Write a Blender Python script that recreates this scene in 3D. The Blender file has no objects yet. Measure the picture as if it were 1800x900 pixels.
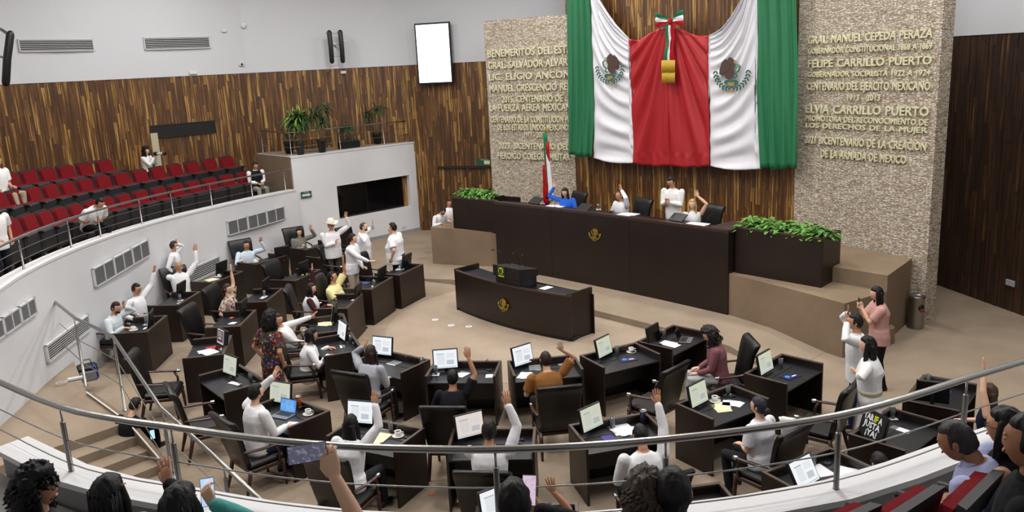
import bpy, bmesh, math, random
import numpy as np
from mathutils import Vector, Matrix, noise
random.seed(7)
PI = math.pi
C = bpy.context.scene.collection
SC = bpy.context.scene

# ------------------------------------------------------------------ camera
FPX = 1470.0
TH, PH, CAMH = math.radians(13.0), math.radians(2.87), 6.2
F_ = Vector((0, math.cos(TH), -math.sin(TH)))
R0 = Vector((1, 0, 0)); U0 = Vector((0, math.sin(TH), math.cos(TH)))
R_ = math.cos(PH)*R0 - math.sin(PH)*U0
U_ = math.cos(PH)*U0 + math.sin(PH)*R0
CAM = Vector((0, 0, CAMH))
cd = bpy.data.cameras.new('camera'); cam = bpy.data.objects.new('camera', cd); C.objects.link(cam)
cd.sensor_width = 36; cd.lens = FPX/1800*36; cd.clip_end = 200; cd.clip_start = .05
m = Matrix.Identity(4)
for i in range(3):
    m[i][0] = R_[i]; m[i][1] = U_[i]; m[i][2] = -F_[i]; m[i][3] = CAM[i]
cam.matrix_world = m
SC.camera = cam

# ------------------------------------------------------------------ world, lights, exposure
w = bpy.data.worlds.new('world'); SC.world = w; w.use_nodes = True
w.node_tree.nodes['Background'].inputs[0].default_value = (.72, .78, .88, 1)
w.node_tree.nodes['Background'].inputs[1].default_value = .12
SC.view_settings.view_transform = 'Standard'; SC.view_settings.look = 'None'
SC.view_settings.exposure = 0.0; SC.view_settings.gamma = 1.0
LAMP_POWER = 228.0      # watts of each ceiling panel
def ceiling_lamp_light(x, y, z, sx, sy, power):
    l = bpy.data.lights.new('ceiling_panel_light', 'AREA'); l.shape = 'RECTANGLE'; l.size = sx; l.size_y = sy
    l.energy = power; l.color = (1.0, .985, .965)
    o = bpy.data.objects.new('ceiling_panel_light', l); C.objects.link(o); o.location = (x, y, z)
    return o
CEIL_Z = 10.8
LAMPS = [(x, y) for y in (9.0, 14.5, 20, 25.5) for x in (-9, -3.5, 2, 7.5)]

# ------------------------------------------------------------------ layout helpers
def W(px, py, z=0.0):
    'point of height z seen at a pixel of the 1800x900 photograph'
    d = F_*FPX + R_*(px-900) + U_*(450-py)
    return CAM + d*((z-CAM.z)/d.z)
O2 = Vector((-.13, 19.4)); XD = Vector((.68, -.733)); ND = Vector((.733, .68))
STA = math.atan2(XD.y, XD.x)            # heading of the stage's x axis
def S(x, n, z=0.0):
    q = O2 + XD*x + ND*n
    return Vector((q.x, q.y, z))
def ray_plane(px, py, A, B):
    'ray against the vertical plane through A,B'
    d = F_*FPX + R_*(px-900) + U_*(450-py)
    u = Vector((B.x-A.x, B.y-A.y)); nn = Vector((-u.y, u.x))
    t = (Vector((A.x-CAM.x, A.y-CAM.y)).dot(nn))/(Vector((d.x, d.y)).dot(nn))
    return CAM + d*t
def US(px, py, n):
    p = ray_plane(px, py, S(0, n), S(1, n)); q = Vector((p.x, p.y))-O2
    return q.dot(XD), p.z
def ray_wall(px, py, poly, off=0.0):
    'first hit with a polyline wall: point, heading of the wall, inward normal'
    best = None
    d = F_*FPX + R_*(px-900) + U_*(450-py)
    for a, b in zip(poly[:-1], poly[1:]):
        u = Vector((b.x-a.x, b.y-a.y)); nn = Vector((-u.y, u.x)).normalized()
        den = Vector((d.x, d.y)).dot(nn)
        if abs(den) < 1e-9: continue
        t = Vector((a.x-CAM.x, a.y-CAM.y)).dot(nn)/den
        if t <= 0: continue
        p = CAM + d*t
        s = (Vector((p.x-a.x, p.y-a.y)).dot(u))/u.length_squared
        if -.02 <= s <= 1.02 and (best is None or t < best[0]):
            if nn.dot(Vector((p.x-CAM.x, p.y-CAM.y))) > 0: nn = -nn
            best = (t, p, math.atan2(u.y, u.x), nn)
    t, p, a, nn = best
    return p + Vector((nn.x, nn.y, 0))*off, a, nn

# ------------------------------------------------------------------ materials
def lin(c):
    if isinstance(c, str):
        c = [int(c[i:i+2], 16)/255 for i in (0, 2, 4)]
    return tuple((v/12.92 if v <= .04045 else ((v+.055)/1.055)**2.4) for v in c) + (1.0,)
_m = {}
def mat(name, col, rough=.6, metal=0.0, spec=.5, emit=None, es=1.0, alpha=None, trans=0.0, bump=None, coat=0.0, var=None):
    if name in _m: return _m[name]
    M = bpy.data.materials.new(name); M.use_nodes = True; nt = M.node_tree; b = nt.nodes['Principled BSDF']
    b.inputs['Base Color'].default_value = lin(col); b.inputs['Roughness'].default_value = rough
    b.inputs['Metallic'].default_value = metal; b.inputs['Specular IOR Level'].default_value = spec
    b.inputs['Transmission Weight'].default_value = trans; b.inputs['Coat Weight'].default_value = coat
    if emit: b.inputs['Emission Color'].default_value = lin(emit); b.inputs['Emission Strength'].default_value = es
    if alpha is not None: b.inputs['Alpha'].default_value = alpha
    if bump or var:
        tc = nt.nodes.new('ShaderNodeTexCoord')
    if bump:   # (scale, strength, detail, stretch)
        mp = nt.nodes.new('ShaderNodeMapping'); mp.inputs['Scale'].default_value = bump[3] if len(bump) > 3 else (1, 1, 1)
        n = nt.nodes.new('ShaderNodeTexNoise'); n.inputs['Scale'].default_value = bump[0]; n.inputs['Detail'].default_value = bump[2]
        bp = nt.nodes.new('ShaderNodeBump'); bp.inputs['Strength'].default_value = bump[1]; bp.inputs['Distance'].default_value = .02
        nt.links.new(tc.outputs['Object'], mp.inputs[0]); nt.links.new(mp.outputs[0], n.inputs['Vector'])
        nt.links.new(n.outputs['Fac'], bp.inputs['Height']); nt.links.new(bp.outputs[0], b.inputs['Normal'])
    if var:    # (scale, colour2, detail, low, high)
        n2 = nt.nodes.new('ShaderNodeTexNoise'); n2.inputs['Scale'].default_value = var[0]; n2.inputs['Detail'].default_value = var[2]
        r = nt.nodes.new('ShaderNodeMapRange'); r.inputs[1].default_value = var[3]; r.inputs[2].default_value = var[4]
        mx = nt.nodes.new('ShaderNodeMix'); mx.data_type = 'RGBA'
        mx.inputs[6].default_value = lin(col); mx.inputs[7].default_value = lin(var[1])
        nt.links.new(tc.outputs['Object'], n2.inputs['Vector']); nt.links.new(n2.outputs['Fac'], r.inputs[0])
        nt.links.new(r.outputs[0], mx.inputs[0]); nt.links.new(mx.outputs[2], b.inputs['Base Color'])
    _m[name] = M
    return M
def cloth(col, name=None):
    return mat(name or 'cloth_'+col, col, .85, bump=(14, .5, 3, (1, 1, .6)), spec=.2)
def nodes_of(name, rough):
    M = bpy.data.materials.new(name); M.use_nodes = True; nt = M.node_tree; b = nt.nodes['Principled BSDF']
    b.inputs['Roughness'].default_value = rough
    _m[name] = M
    return M, nt, b
def N(nt, kind, **kw):
    n = nt.nodes.new(kind)
    for k, v in kw.items():
        if hasattr(n, k): setattr(n, k, v)
        else: n.inputs[k.replace('_', ' ')].default_value = v
    return n
def ramp(nt, stops):
    r = nt.nodes.new('ShaderNodeValToRGB'); e = r.color_ramp.elements
    while len(e) < len(stops): e.new(.5)
    for i, (p, c) in enumerate(stops): e[i].position = p; e[i].color = lin(c)
    return r
# wooden planks: one tone per plank (mesh island / object), pale sapwood streaks along the grain
def plank_material(name, dark, mid, pale, streak=.60, rough=.45):
    M, nt, b = nodes_of(name, rough); L = nt.links.new
    geo = N(nt, 'ShaderNodeNewGeometry'); oi = N(nt, 'ShaderNodeObjectInfo')
    ad = N(nt, 'ShaderNodeMath', operation='ADD'); L(geo.outputs['Random Per Island'], ad.inputs[0]); L(oi.outputs['Random'], ad.inputs[1])
    fr = N(nt, 'ShaderNodeMath', operation='FRACT'); L(ad.outputs[0], fr.inputs[0])
    gp = N(nt, 'ShaderNodeMapping'); gp.inputs['Scale'].default_value = (17, 17, .7)
    L(geo.outputs['Position'], gp.inputs[0])
    cb = N(nt, 'ShaderNodeCombineXYZ'); mu = N(nt, 'ShaderNodeMath', operation='MULTIPLY'); mu.inputs[1].default_value = 37
    L(fr.outputs[0], mu.inputs[0]); L(mu.outputs[0], cb.inputs[2]); L(mu.outputs[0], cb.inputs[0])
    L(cb.outputs[0], gp.inputs[1])
    n = N(nt, 'ShaderNodeTexNoise'); n.inputs['Scale'].default_value = 1.0; n.inputs['Detail'].default_value = 5; n.inputs['Roughness'].default_value = .6
    L(gp.outputs[0], n.inputs['Vector'])
    r1 = ramp(nt, [(.0, dark), (.42, dark), (.56, mid), (streak+.02, mid), (streak+.10, pale), (1, pale)])
    ofs = N(nt, 'ShaderNodeMapRange'); ofs.inputs[3].default_value = -.09; ofs.inputs[4].default_value = .08
    L(fr.outputs[0], ofs.inputs[0])
    ad2 = N(nt, 'ShaderNodeMath', operation='ADD'); L(n.outputs['Fac'], ad2.inputs[0]); L(ofs.outputs[0], ad2.inputs[1])
    L(ad2.outputs[0], r1.inputs[0]); L(r1.outputs[0], b.inputs['Base Color'])
    bp = N(nt, 'ShaderNodeBump'); bp.inputs['Strength'].default_value = .15; bp.inputs['Distance'].default_value = .01
    L(n.outputs['Fac'], bp.inputs['Height']); L(bp.outputs[0], b.inputs['Normal'])
    return M
M_PLANK = plank_material('tropical_wood_planks', '472d18', '6d4822', 'aa8648', .545)
M_PLANKD = plank_material('shaded_wood_planks', '281a12', '3d281a', '6a4b28', .6)  # same wood in darker colours: the right wall's weaker light painted in
def carpet(name, c1, c2):
    M, nt, b = nodes_of(name, .95); L = nt.links.new
    b.inputs['Specular IOR Level'].default_value = .1
    tc = N(nt, 'ShaderNodeNewGeometry')
    n = N(nt, 'ShaderNodeTexNoise'); n.inputs['Scale'].default_value = 60; n.inputs['Detail'].default_value = 4
    n2 = N(nt, 'ShaderNodeTexNoise'); n2.inputs['Scale'].default_value = .9; n2.inputs['Detail'].default_value = 3
    L(tc.outputs['Position'], n.inputs['Vector']); L(tc.outputs['Position'], n2.inputs['Vector'])
    a = N(nt, 'ShaderNodeMath', operation='ADD'); h = N(nt, 'ShaderNodeMath', operation='MULTIPLY'); h.inputs[1].default_value = .5
    L(n.outputs['Fac'], a.inputs[0]); L(n2.outputs['Fac'], a.inputs[1]); L(a.outputs[0], h.inputs[0])
    r = ramp(nt, [(.38, c1), (.62, c2)]); L(h.outputs[0], r.inputs[0]); L(r.outputs[0], b.inputs['Base Color'])
    bp = N(nt, 'ShaderNodeBump'); bp.inputs['Strength'].default_value = .4; bp.inputs['Distance'].default_value = .01
    L(n.outputs['Fac'], bp.inputs['Height']); L(bp.outputs[0], b.inputs['Normal'])
    return M
M_CARPET = carpet('tan_carpet', '8b7c6b', '9d8d7b')
M_CARPET2 = carpet('pale_tan_carpet', '968675', 'a79786')
M_CARPETW = carpet('tan_carpet_facing', '7b6a58', '8b7965')
def stone_material():
    M, nt, b = nodes_of('split_face_stone', .85); L = nt.links.new
    tc = N(nt, 'ShaderNodeTexCoord'); mp = N(nt, 'ShaderNodeMapping'); mp.inputs['Scale'].default_value = (11, 11, 34)
    L(tc.outputs['Object'], mp.inputs[0])
    ns = N(nt, 'ShaderNodeTexNoise'); ns.inputs['Scale'].default_value = 2.2; ns.inputs['Detail'].default_value = 2
    L(tc.outputs['Object'], ns.inputs['Vector'])
    vm = N(nt, 'ShaderNodeVectorMath', operation='SCALE'); vm.inputs['Scale'].default_value = 1.6
    L(ns.outputs['Color'], vm.inputs[0])
    va = N(nt, 'ShaderNodeVectorMath', operation='ADD'); L(mp.outputs[0], va.inputs[0]); L(vm.outputs[0], va.inputs[1])
    v = N(nt, 'ShaderNodeTexVoronoi'); v.inputs['Scale'].default_value = 1; v.inputs['Randomness'].default_value = .85
    v2 = N(nt, 'ShaderNodeTexVoronoi', feature='DISTANCE_TO_EDGE'); v2.inputs['Scale'].default_value = 1; v2.inputs['Randomness'].default_value = .85
    L(va.outputs[0], v.inputs['Vector']); L(va.outputs[0], v2.inputs['Vector'])
    sp = N(nt, 'ShaderNodeSeparateColor'); L(v.outputs['Color'], sp.inputs[0])
    r = ramp(nt, [(0, 'b09e88'), (.3, 'd0c3b0'), (.6, 'e0d6c6'), (.85, 'c8b9a4'), (1, 'a48b6e')]); L(sp.outputs[0], r.inputs[0])
    e = N(nt, 'ShaderNodeMapRange'); e.inputs[2].default_value = .14; e.inputs[3].default_value = .55
    L(v2.outputs[0], e.inputs[0])
    mx = N(nt, 'ShaderNodeMix', data_type='RGBA', blend_type='MULTIPLY'); mx.inputs[0].default_value = 1
    L(r.outputs[0], mx.inputs[6]); L(e.outputs[0], mx.inputs[7]); L(mx.outputs[2], b.inputs['Base Color'])
    a = N(nt, 'ShaderNodeMath', operation='MULTIPLY'); a.inputs[1].default_value = .6; L(sp.outputs[1], a.inputs[0])
    s = N(nt, 'ShaderNodeMath', operation='ADD'); L(a.outputs[0], s.inputs[0]); L(e.outputs[0], s.inputs[1])
    bp = N(nt, 'ShaderNodeBump'); bp.inputs['Strength'].default_value = 1; bp.inputs['Distance'].default_value = .035
    L(s.outputs[0], bp.inputs['Height']); L(bp.outputs[0], b.inputs['Normal'])
    return M
M_STONE = stone_material()
M_WHITE = mat('white_plaster', 'd9dadd', .8, var=(.35, 'cfd0d4', 2, .4, .6))
M_WHITE2 = mat('white_plaster_upper', 'c9cacf', .85)
M_CAP = mat('white_cap', 'd2d2d4', .6)
M_GREY = mat('grey_plaster', '8d8c8a', .8)
M_DARKWOOD = mat('wenge_veneer', '21150f', .42, bump=(40, .08, 3, (1, 1, .05)), var=(1.4, '1a100c', 3, .35, .65))
M_RIM = mat('wenge_edge', '43362d', .4)
M_TOP = mat('black_desk_leather', '14151b', .36, bump=(160, .12, 2))
M_LEATHER = mat('black_leather', '0c0c0e', .36, bump=(30, .15, 3))
M_LEGWOOD = mat('mahogany', '3a201a', .3)
M_CHROME = mat('polished_steel', 'c4c4c6', .18, 1.0)
M_STEEL = mat('brushed_steel', '9a9894', .3, 1.0, bump=(6, .05, 2, (1, 1, 40)))
M_CABLE = mat('steel_wire', '8f8d8a', .35, 1.0)
M_BLACK = mat('black_plastic', '121214', .45)
M_SCREENOFF = mat('dark_glass', '0a0c10', .12, spec=.7)
M_RED = mat('red_upholstery', '6e1219', .9, spec=.15, bump=(60, .2, 2))
M_SEATBLK = mat('black_seat_shell', '1b1b1d', .6)
M_PAPER = mat('paper', 'e6e6ea', .8)
M_CREAM = mat('cream_paper', 'e2dbb4', .8)
M_GOLD = mat('brass', 'b39b4a', .35, .85, bump=(50, .3, 3))
M_LETTER = mat('brass_letters', 'd9d5b4', .4, .15)
M_GLASS = mat('clear_glass', 'dfe6ea', .05, trans=.9, spec=.5)
M_CERAMIC = mat('white_ceramic', 'ecebe6', .25)
M_COFFEE = mat('coffee', '24140c', .2)

# ------------------------------------------------------------------ mesh builder
class MB:
    def __init__(s): s.v = []; s.f = []; s.mi = []; s.sm = []
    def add(s, verts, faces, mi=0, smooth=False):
        o = len(s.v); s.v += [tuple(p) for p in verts]
        s.f += [tuple(i+o for i in f) for f in faces]; s.mi += [mi]*len(faces); s.sm += [smooth]*len(faces)
        return s
    def box(s, x0, x1, y0, y1, z0, z1, mi=0, M=None, bev=0.0):
        if bev > 0:
            b = min(bev, (x1-x0)*.49, (y1-y0)*.49, (z1-z0)*.49); vs = []; fs = []
            # 8 corners x 3 verts
            for ix, X in enumerate((x0, x1)):
                for iy, Y in enumerate((y0, y1)):
                    for iz, Z in enumerate((z0, z1)):
                        sx = b if ix == 0 else -b; sy = b if iy == 0 else -b; sz = b if iz == 0 else -b
                        vs += [(X, Y+sy, Z+sz), (X+sx, Y, Z+sz), (X+sx, Y+sy, Z)]
            idx = lambda a, c, d, k: (a*4+c*2+d)*3+k
            fs += [(idx(0,0,0,0), idx(0,0,1,0), idx(0,1,1,0), idx(0,1,0,0)), (idx(1,0,0,0), idx(1,1,0,0), idx(1,1,1,0), idx(1,0,1,0)),
                   (idx(0,0,0,1), idx(1,0,0,1), idx(1,0,1,1), idx(0,0,1,1)), (idx(0,1,0,1), idx(0,1,1,1), idx(1,1,1,1), idx(1,1,0,1)),
                   (idx(0,0,0,2), idx(0,1,0,2), idx(1,1,0,2), idx(1,0,0,2)), (idx(0,0,1,2), idx(1,0,1,2), idx(1,1,1,2), idx(0,1,1,2))]
            for a in (0, 1):
                for c in (0, 1):
                    fs.append((idx(a,c,0,0), idx(a,c,1,0), idx(a,c,1,1), idx(a,c,0,1)))
                    fs.append((idx(a,0,c,0), idx(a,1,c,0), idx(a,1,c,2), idx(a,0,c,2)))
                    fs.append((idx(0,a,c,1), idx(1,a,c,1), idx(1,a,c,2), idx(0,a,c,2)))
                    for d in (0, 1): fs.append((idx(a,c,d,0), idx(a,c,d,1), idx(a,c,d,2)))
        else:
            vs = [(x, y, z) for x in (x0, x1) for y in (y0, y1) for z in (z0, z1)]
            fs = [(0,1,3,2), (4,6,7,5), (0,4,5,1), (2,3,7,6), (0,2,6,4), (1,5,7,3)]
        if M is not None: vs = [M @ Vector(p) for p in vs]
        return s.add(vs, fs, mi)
    def rings(s, rs, mi=0, smooth=True, close=True):
        n = len(rs[0]); vs = [p for r in rs for p in r]; fs = []
        for i in range(len(rs)-1):
            for j in range(n):
                k = (j+1) % n
                fs.append((i*n+j, i*n+k, (i+1)*n+k, (i+1)*n+j))
        if close:
            fs.append(tuple(reversed(range(n)))); fs.append(tuple((len(rs)-1)*n+j for j in range(n)))
        return s.add(vs, fs, mi, smooth)
    def tube(s, pts, r, seg=8, mi=0, smooth=True, up=None, flat=1.0, roundcap=False):
        pts = [Vector(p) for p in pts]; n = len(pts)
        rad = r if isinstance(r, (list, tuple)) else [r]*n
        if roundcap:
            a = (pts[0]-pts[1]).normalized(); b = (pts[-1]-pts[-2]).normalized()
            pts = [pts[0]+a*rad[0]*.95, pts[0]+a*rad[0]*.6] + pts + [pts[-1]+b*rad[-1]*.6, pts[-1]+b*rad[-1]*.95]
            rad = [rad[0]*.3, rad[0]*.8] + list(rad) + [rad[-1]*.8, rad[-1]*.3]; n = len(pts)
        rs = []; ref = Vector(up) if up else None
        t0 = (pts[1]-pts[0]).normalized()
        if ref is None: ref = Vector((0, 0, 1)) if abs(t0.z) < .9 else Vector((1, 0, 0))
        for i in range(n):
            t = (pts[min(i+1, n-1)]-pts[max(i-1, 0)]).normalized()
            a = ref.cross(t)
            if a.length < 1e-4: a = Vector((1, 0, 0)).cross(t)
            a.normalize(); b = t.cross(a).normalized()
            if up is None: ref = b
            rs.append([pts[i] + a*math.cos(2*PI*j/seg)*rad[i] + b*math.sin(2*PI*j/seg)*rad[i]*flat for j in range(seg)])
        return s.rings(rs, mi, smooth)
    def ell(s, c, r, seg=12, rg=8, mi=0, M=None, fn=None):
        vs = []; fs = []
        c = Vector(c); r = r if isinstance(r, (tuple, list)) else (r, r, r)
        for i in range(1, rg):
            th = PI*i/rg
            for j in range(seg):
                ph = 2*PI*j/seg; vs.append(Vector((math.sin(th)*math.cos(ph), math.sin(th)*math.sin(ph), math.cos(th))))
        vs.append(Vector((0, 0, 1))); vs.append(Vector((0, 0, -1)))
        for i in range(rg-2):
            for j in range(seg):
                k = (j+1) % seg; fs.append((i*seg+j, (i+1)*seg+j, (i+1)*seg+k, i*seg+k))
        T, B = len(vs)-2, len(vs)-1
        for j in range(seg):
            k = (j+1) % seg; fs.append((T, j, k)); fs.append((B, (rg-2)*seg+k, (rg-2)*seg+j))
        out = []
        for d in vs:
            p = fn(d) if fn else Vector((d.x*r[0], d.y*r[1], d.z*r[2]))
            if M is not None: p = M @ p
            out.append(c+p)
        return s.add(out, fs, mi, True)
    def lathe(s, prof, seg=16, mi=0, c=(0, 0, 0), smooth=True):
        rs = [[(c[0]+r*math.cos(2*PI*j/seg), c[1]+r*math.sin(2*PI*j/seg), c[2]+z) for j in range(seg)] for r, z in prof]
        return s.rings(rs, mi, smooth)
    def prism(s, poly, z0, z1, mi=0, M=None):
        n = len(poly); z0s = z0 if isinstance(z0, list) else [z0]*n; z1s = z1 if isinstance(z1, list) else [z1]*n
        vs = [(p[0], p[1], z0s[i]) for i, p in enumerate(poly)] + [(p[0], p[1], z1s[i]) for i, p in enumerate(poly)]
        fs = [tuple(reversed(range(n))), tuple(range(n, 2*n))] + [(i, (i+1) % n, n+(i+1) % n, n+i) for i in range(n)]
        if M is not None: vs = [M @ Vector(p) for p in vs]
        return s.add(vs, fs, mi)
    def mesh(s, name, mats):
        me = bpy.data.meshes.new(name); me.from_pydata(s.v, [], s.f)
        for mm in (mats if isinstance(mats, (list, tuple)) else [mats]): me.materials.append(mm)
        me.polygons.foreach_set('material_index', s.mi); me.polygons.foreach_set('use_smooth', s.sm)
        me.update(); return me
    def obj(s, name, mats, parent=None, loc=None, rz=None):
        bm = bmesh.new(); me = s.mesh(name, mats); bm.from_mesh(me)
        bmesh.ops.recalc_face_normals(bm, faces=bm.faces); bm.to_mesh(me); bm.free()
        return link(name, me, parent, loc, rz)
def link(name, me, parent=None, loc=None, rz=None):
    o = bpy.data.objects.new(name, me); C.objects.link(o)
    if parent is not None: o.parent = parent
    if loc is not None: o.location = loc
    if rz is not None: o.rotation_euler = (0, 0, rz)
    return o
def tag(o, label, cat, group=None):
    o['label'] = label; o['category'] = cat
    if group: o['group'] = group
    return o
def thing(name, label, cat, loc=(0, 0, 0), rz=0.0, group=None):
    o = bpy.data.objects.new(name, None); o.empty_display_size = .1; C.objects.link(o)
    o.location = loc; o.rotation_euler = (0, 0, rz)
    return tag(o, label, cat, group)
def struct(o): o['kind'] = 'structure'; return o
def stuff(o): o['kind'] = 'stuff'; return o
def dup(root, loc, rz, label, group=None, rot=None):
    r = root.copy(); C.objects.link(r); r.location = loc; r.rotation_euler = rot or (0, 0, rz); r['label'] = label
    if group: r['group'] = group
    for ch in list(root.children):
        c = ch.copy(); C.objects.link(c); c.parent = r
        for g in list(ch.children):
            d = g.copy(); C.objects.link(d); d.parent = c
    return r
def frame(px, py=None, z=None): pass
def offset_poly(poly, d):
    'offset a polyline (Vectors) sideways by d (left of travel = +)'
    out = []
    n = len(poly)
    for i in range(n):
        a = poly[max(i-1, 0)]; b = poly[min(i+1, n-1)]
        t = Vector((b.x-a.x, b.y-a.y)).normalized(); nn = Vector((-t.y, t.x))
        out.append(Vector((poly[i].x+nn.x*d, poly[i].y+nn.y*d, poly[i].z)))
    return out
def smooth_poly(poly, k=4):
    'Catmull-Rom resample'
    out = []; n = len(poly)
    for i in range(n-1):
        p0 = poly[max(i-1, 0)]; p1 = poly[i]; p2 = poly[i+1]; p3 = poly[min(i+2, n-1)]
        for j in range(k):
            t = j/k
            out.append(.5*((2*p1)+(p2-p0)*t+(2*p0-5*p1+4*p2-p3)*t*t+(3*p1-p0-3*p2+p3)*t**3))
    out.append(poly[-1].copy()); return out
def wall_strip(poly, z0, z1, thick, mi=0, mb=None):
    'solid wall along polyline; thick to the left of travel; z0/z1 numbers or per-point functions'
    mb = mb or MB(); off = offset_poly(poly, thick); n = len(poly)
    g = lambda z, i: z(i) if callable(z) else z
    rs = []
    for i in range(n):
        a, b = poly[i], off[i]
        rs.append([(a.x, a.y, g(z0, i)), (b.x, b.y, g(z0, i)), (b.x, b.y, g(z1, i)), (a.x, a.y, g(z1, i))])
    return mb.rings(rs, mi, False)

# =================================================================== SETTING
# ---- floor
mb = MB(); mb.prism([(-22, -4), (16, -4), (16, 40), (-22, 40)], -.2, 0.0)
struct(mb.obj('floor', M_CARPET))
mb = MB(); cc = Vector((1.0, 19.6)); mb.prism([(cc.x+4.15*math.cos(2*PI*i/64), cc.y+4.15*math.sin(2*PI*i/64)) for i in range(64)], .0, .006)
o = struct(mb.obj('floor_disc', M_CARPET2)); o['kind'] = 'structure'
# low platform in front of the presidium, its edge dies out at both ends
xs = [-6.3, -5.2, -4.2, -2, 0, 2, 4.0, 5.1, 5.9, 6.6]; hs = [.004, .07, .15, .16, .16, .16, .16, .15, .07, .004]; fn = [1.1, 1.35, 1.62, 1.75, 1.8, 1.78, 1.7, 1.58, 1.3, 1.0]
mb = MB(); rs = []
for x, h, n in zip(xs, hs, fn):
    a, b = S(x, n), S(x, 3.6)
    rs.append([(a.x, a.y, 0), (b.x, b.y, 0), (b.x, b.y, h), (a.x, a.y, h)])
mb.rings(rs, 0, False); struct(mb.obj('floor_platform', [M_CARPET]))

# ---- wall courses of planks
def plank_wall(name, poly, z0, z1, wdt, Lr, matl, parent_kind, indiv=300, zvis=0.0, seed=1):
    'poly runs so that the room is on its RIGHT; planks stand proud of the backing'
    rnd = random.Random(seed)
    base = wall_strip(poly, z0, z1, .15).obj(name, mat('plank_backing', '1d130c', .8)); struct(base)
    unit = MB().box(-.5, .5, 0, 1, -.5, .5); um = unit.mesh('plank', matl)
    rest = MB(); items = []
    for a, b in zip(poly[:-1], poly[1:]):
        u = Vector((b.x-a.x, b.y-a.y)); Ls = u.length; u.normalize(); nn = Vector((u.y, -u.x))
        k = max(1, round(Ls/wdt)); ww = Ls/k; ang = math.atan2(u.y, u.x)
        for i in range(k):
            cx, cy = a.x+u.x*(i+.5)*ww, a.y+u.y*(i+.5)*ww; z = z0 - rnd.random()*Lr*.8
            while z < z1:
                l = Lr*rnd.uniform(.65, 1.35); za, zb = max(z, z0), min(z+l, z1); z += l
                if zb-za > .03: items.append((cx, cy, ang, nn, ww, za, zb, rnd.uniform(.006, .02)))
    vis = [it for it in items if it[6] > zvis]
    vis.sort(key=lambda it: (Vector((it[0], it[1], (it[5]+it[6])/2))-CAM).length); sel = set(id(x) for x in vis[:indiv])
    for it in items:
        cx, cy, ang, nn, ww, za, zb, th = it
        if id(it) in sel:
            o = link('plank', um, base, (cx+nn.x*(.001), cy+nn.y*.001, (za+zb)/2)); o.rotation_euler = (0, 0, ang+PI)
            o.scale = (ww-.006, th, zb-za-.006)
        else:
            M = Matrix.Translation((cx, cy, (za+zb)/2)) @ Matrix.Rotation(ang+PI, 4, 'Z')
            rest.box(-ww/2+.003, ww/2-.003, 0, th, (za-zb)/2+.003, (zb-za)/2-.003, 0, M)
    if rest.v: stuff(rest.obj('plank_courses', matl, base))
    return base
ZB = 6.3
arcS = [(-3.0, -16.2), (-6.9, -14.0), (-10.2, -11.4), (-12.9, -7.8), (-14.2, -3.8), (-14.35, -1.2), (-14.2, 1.0)]
P_ARC = smooth_poly([S(*p) for p in arcS], 3)
P_FL = [S(-14.2, 1.0), S(-11.65, 6.2), S(-6.4, 9.35), S(-3.8, 9.35)]
P_FC = [S(-3.95, 6.62), S(3.95, 6.62)]
P_FR = [S(3.8, 9.35), S(6.4, 9.35), S(11.65, 6.0), S(14.5, 1.0)]
def rev(p): return list(reversed(p))
for nm, poly, mt, iv, zv, sd in (('wall_left', P_ARC, M_PLANK, 290, 4.2, 3), ('wall_far_left', P_FL, M_PLANK, 290, 1.5, 4),
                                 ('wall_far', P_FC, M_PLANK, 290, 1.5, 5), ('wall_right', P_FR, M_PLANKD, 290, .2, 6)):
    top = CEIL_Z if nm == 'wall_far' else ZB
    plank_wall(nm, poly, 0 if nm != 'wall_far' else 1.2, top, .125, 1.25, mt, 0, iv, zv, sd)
    if nm != 'wall_far':
        ofs = offset_poly(poly, -.035)
        struct(wall_strip(ofs, ZB, CEIL_Z, .18).obj(nm+'_upper', M_WHITE2))
# remaining walls behind the camera, and the ceiling
P_BACK = [S(14.5, 1.0), S(16.5, -8.0), S(14.5, -16.5), S(6.0, -20.0), S(-3.0, -16.2)]
struct(wall_strip(P_BACK, 0, CEIL_Z, .15).obj('wall_back', M_WHITE2))
mb = MB(); mb.prism([(-24, -6), (22, -6), (22, 42), (-24, 42)], CEIL_Z, CEIL_Z+.2); struct(mb.obj('ceiling', mat('ceiling_white', 'dcdcdc', .9)))
lampM = mat('lamp_diffuser', 'ffffff', .5, emit='fff4e6', es=6)
for i, (x, y) in enumerate(LAMPS):
    t = thing('ceiling_light', 'square ceiling light panel, %s across, %s from the stage' % (('first', 'second', 'third', 'fourth')[i % 4], ('fourth', 'third', 'second', 'first')[i//4]), 'ceiling light', (x, y, CEIL_Z-.03), 0, 'recessed ceiling light panels')
    MB().box(-.62, .62, -.62, .62, -.03, .03).obj('frame', M_WHITE2, t)
    MB().box(-.56, .56, -.56, .56, -.04, -.03).obj('diffuser', lampM, t)
    ceiling_lamp_light(x, y, CEIL_Z-.12, 1.1, 1.1, LAMP_POWER)

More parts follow.
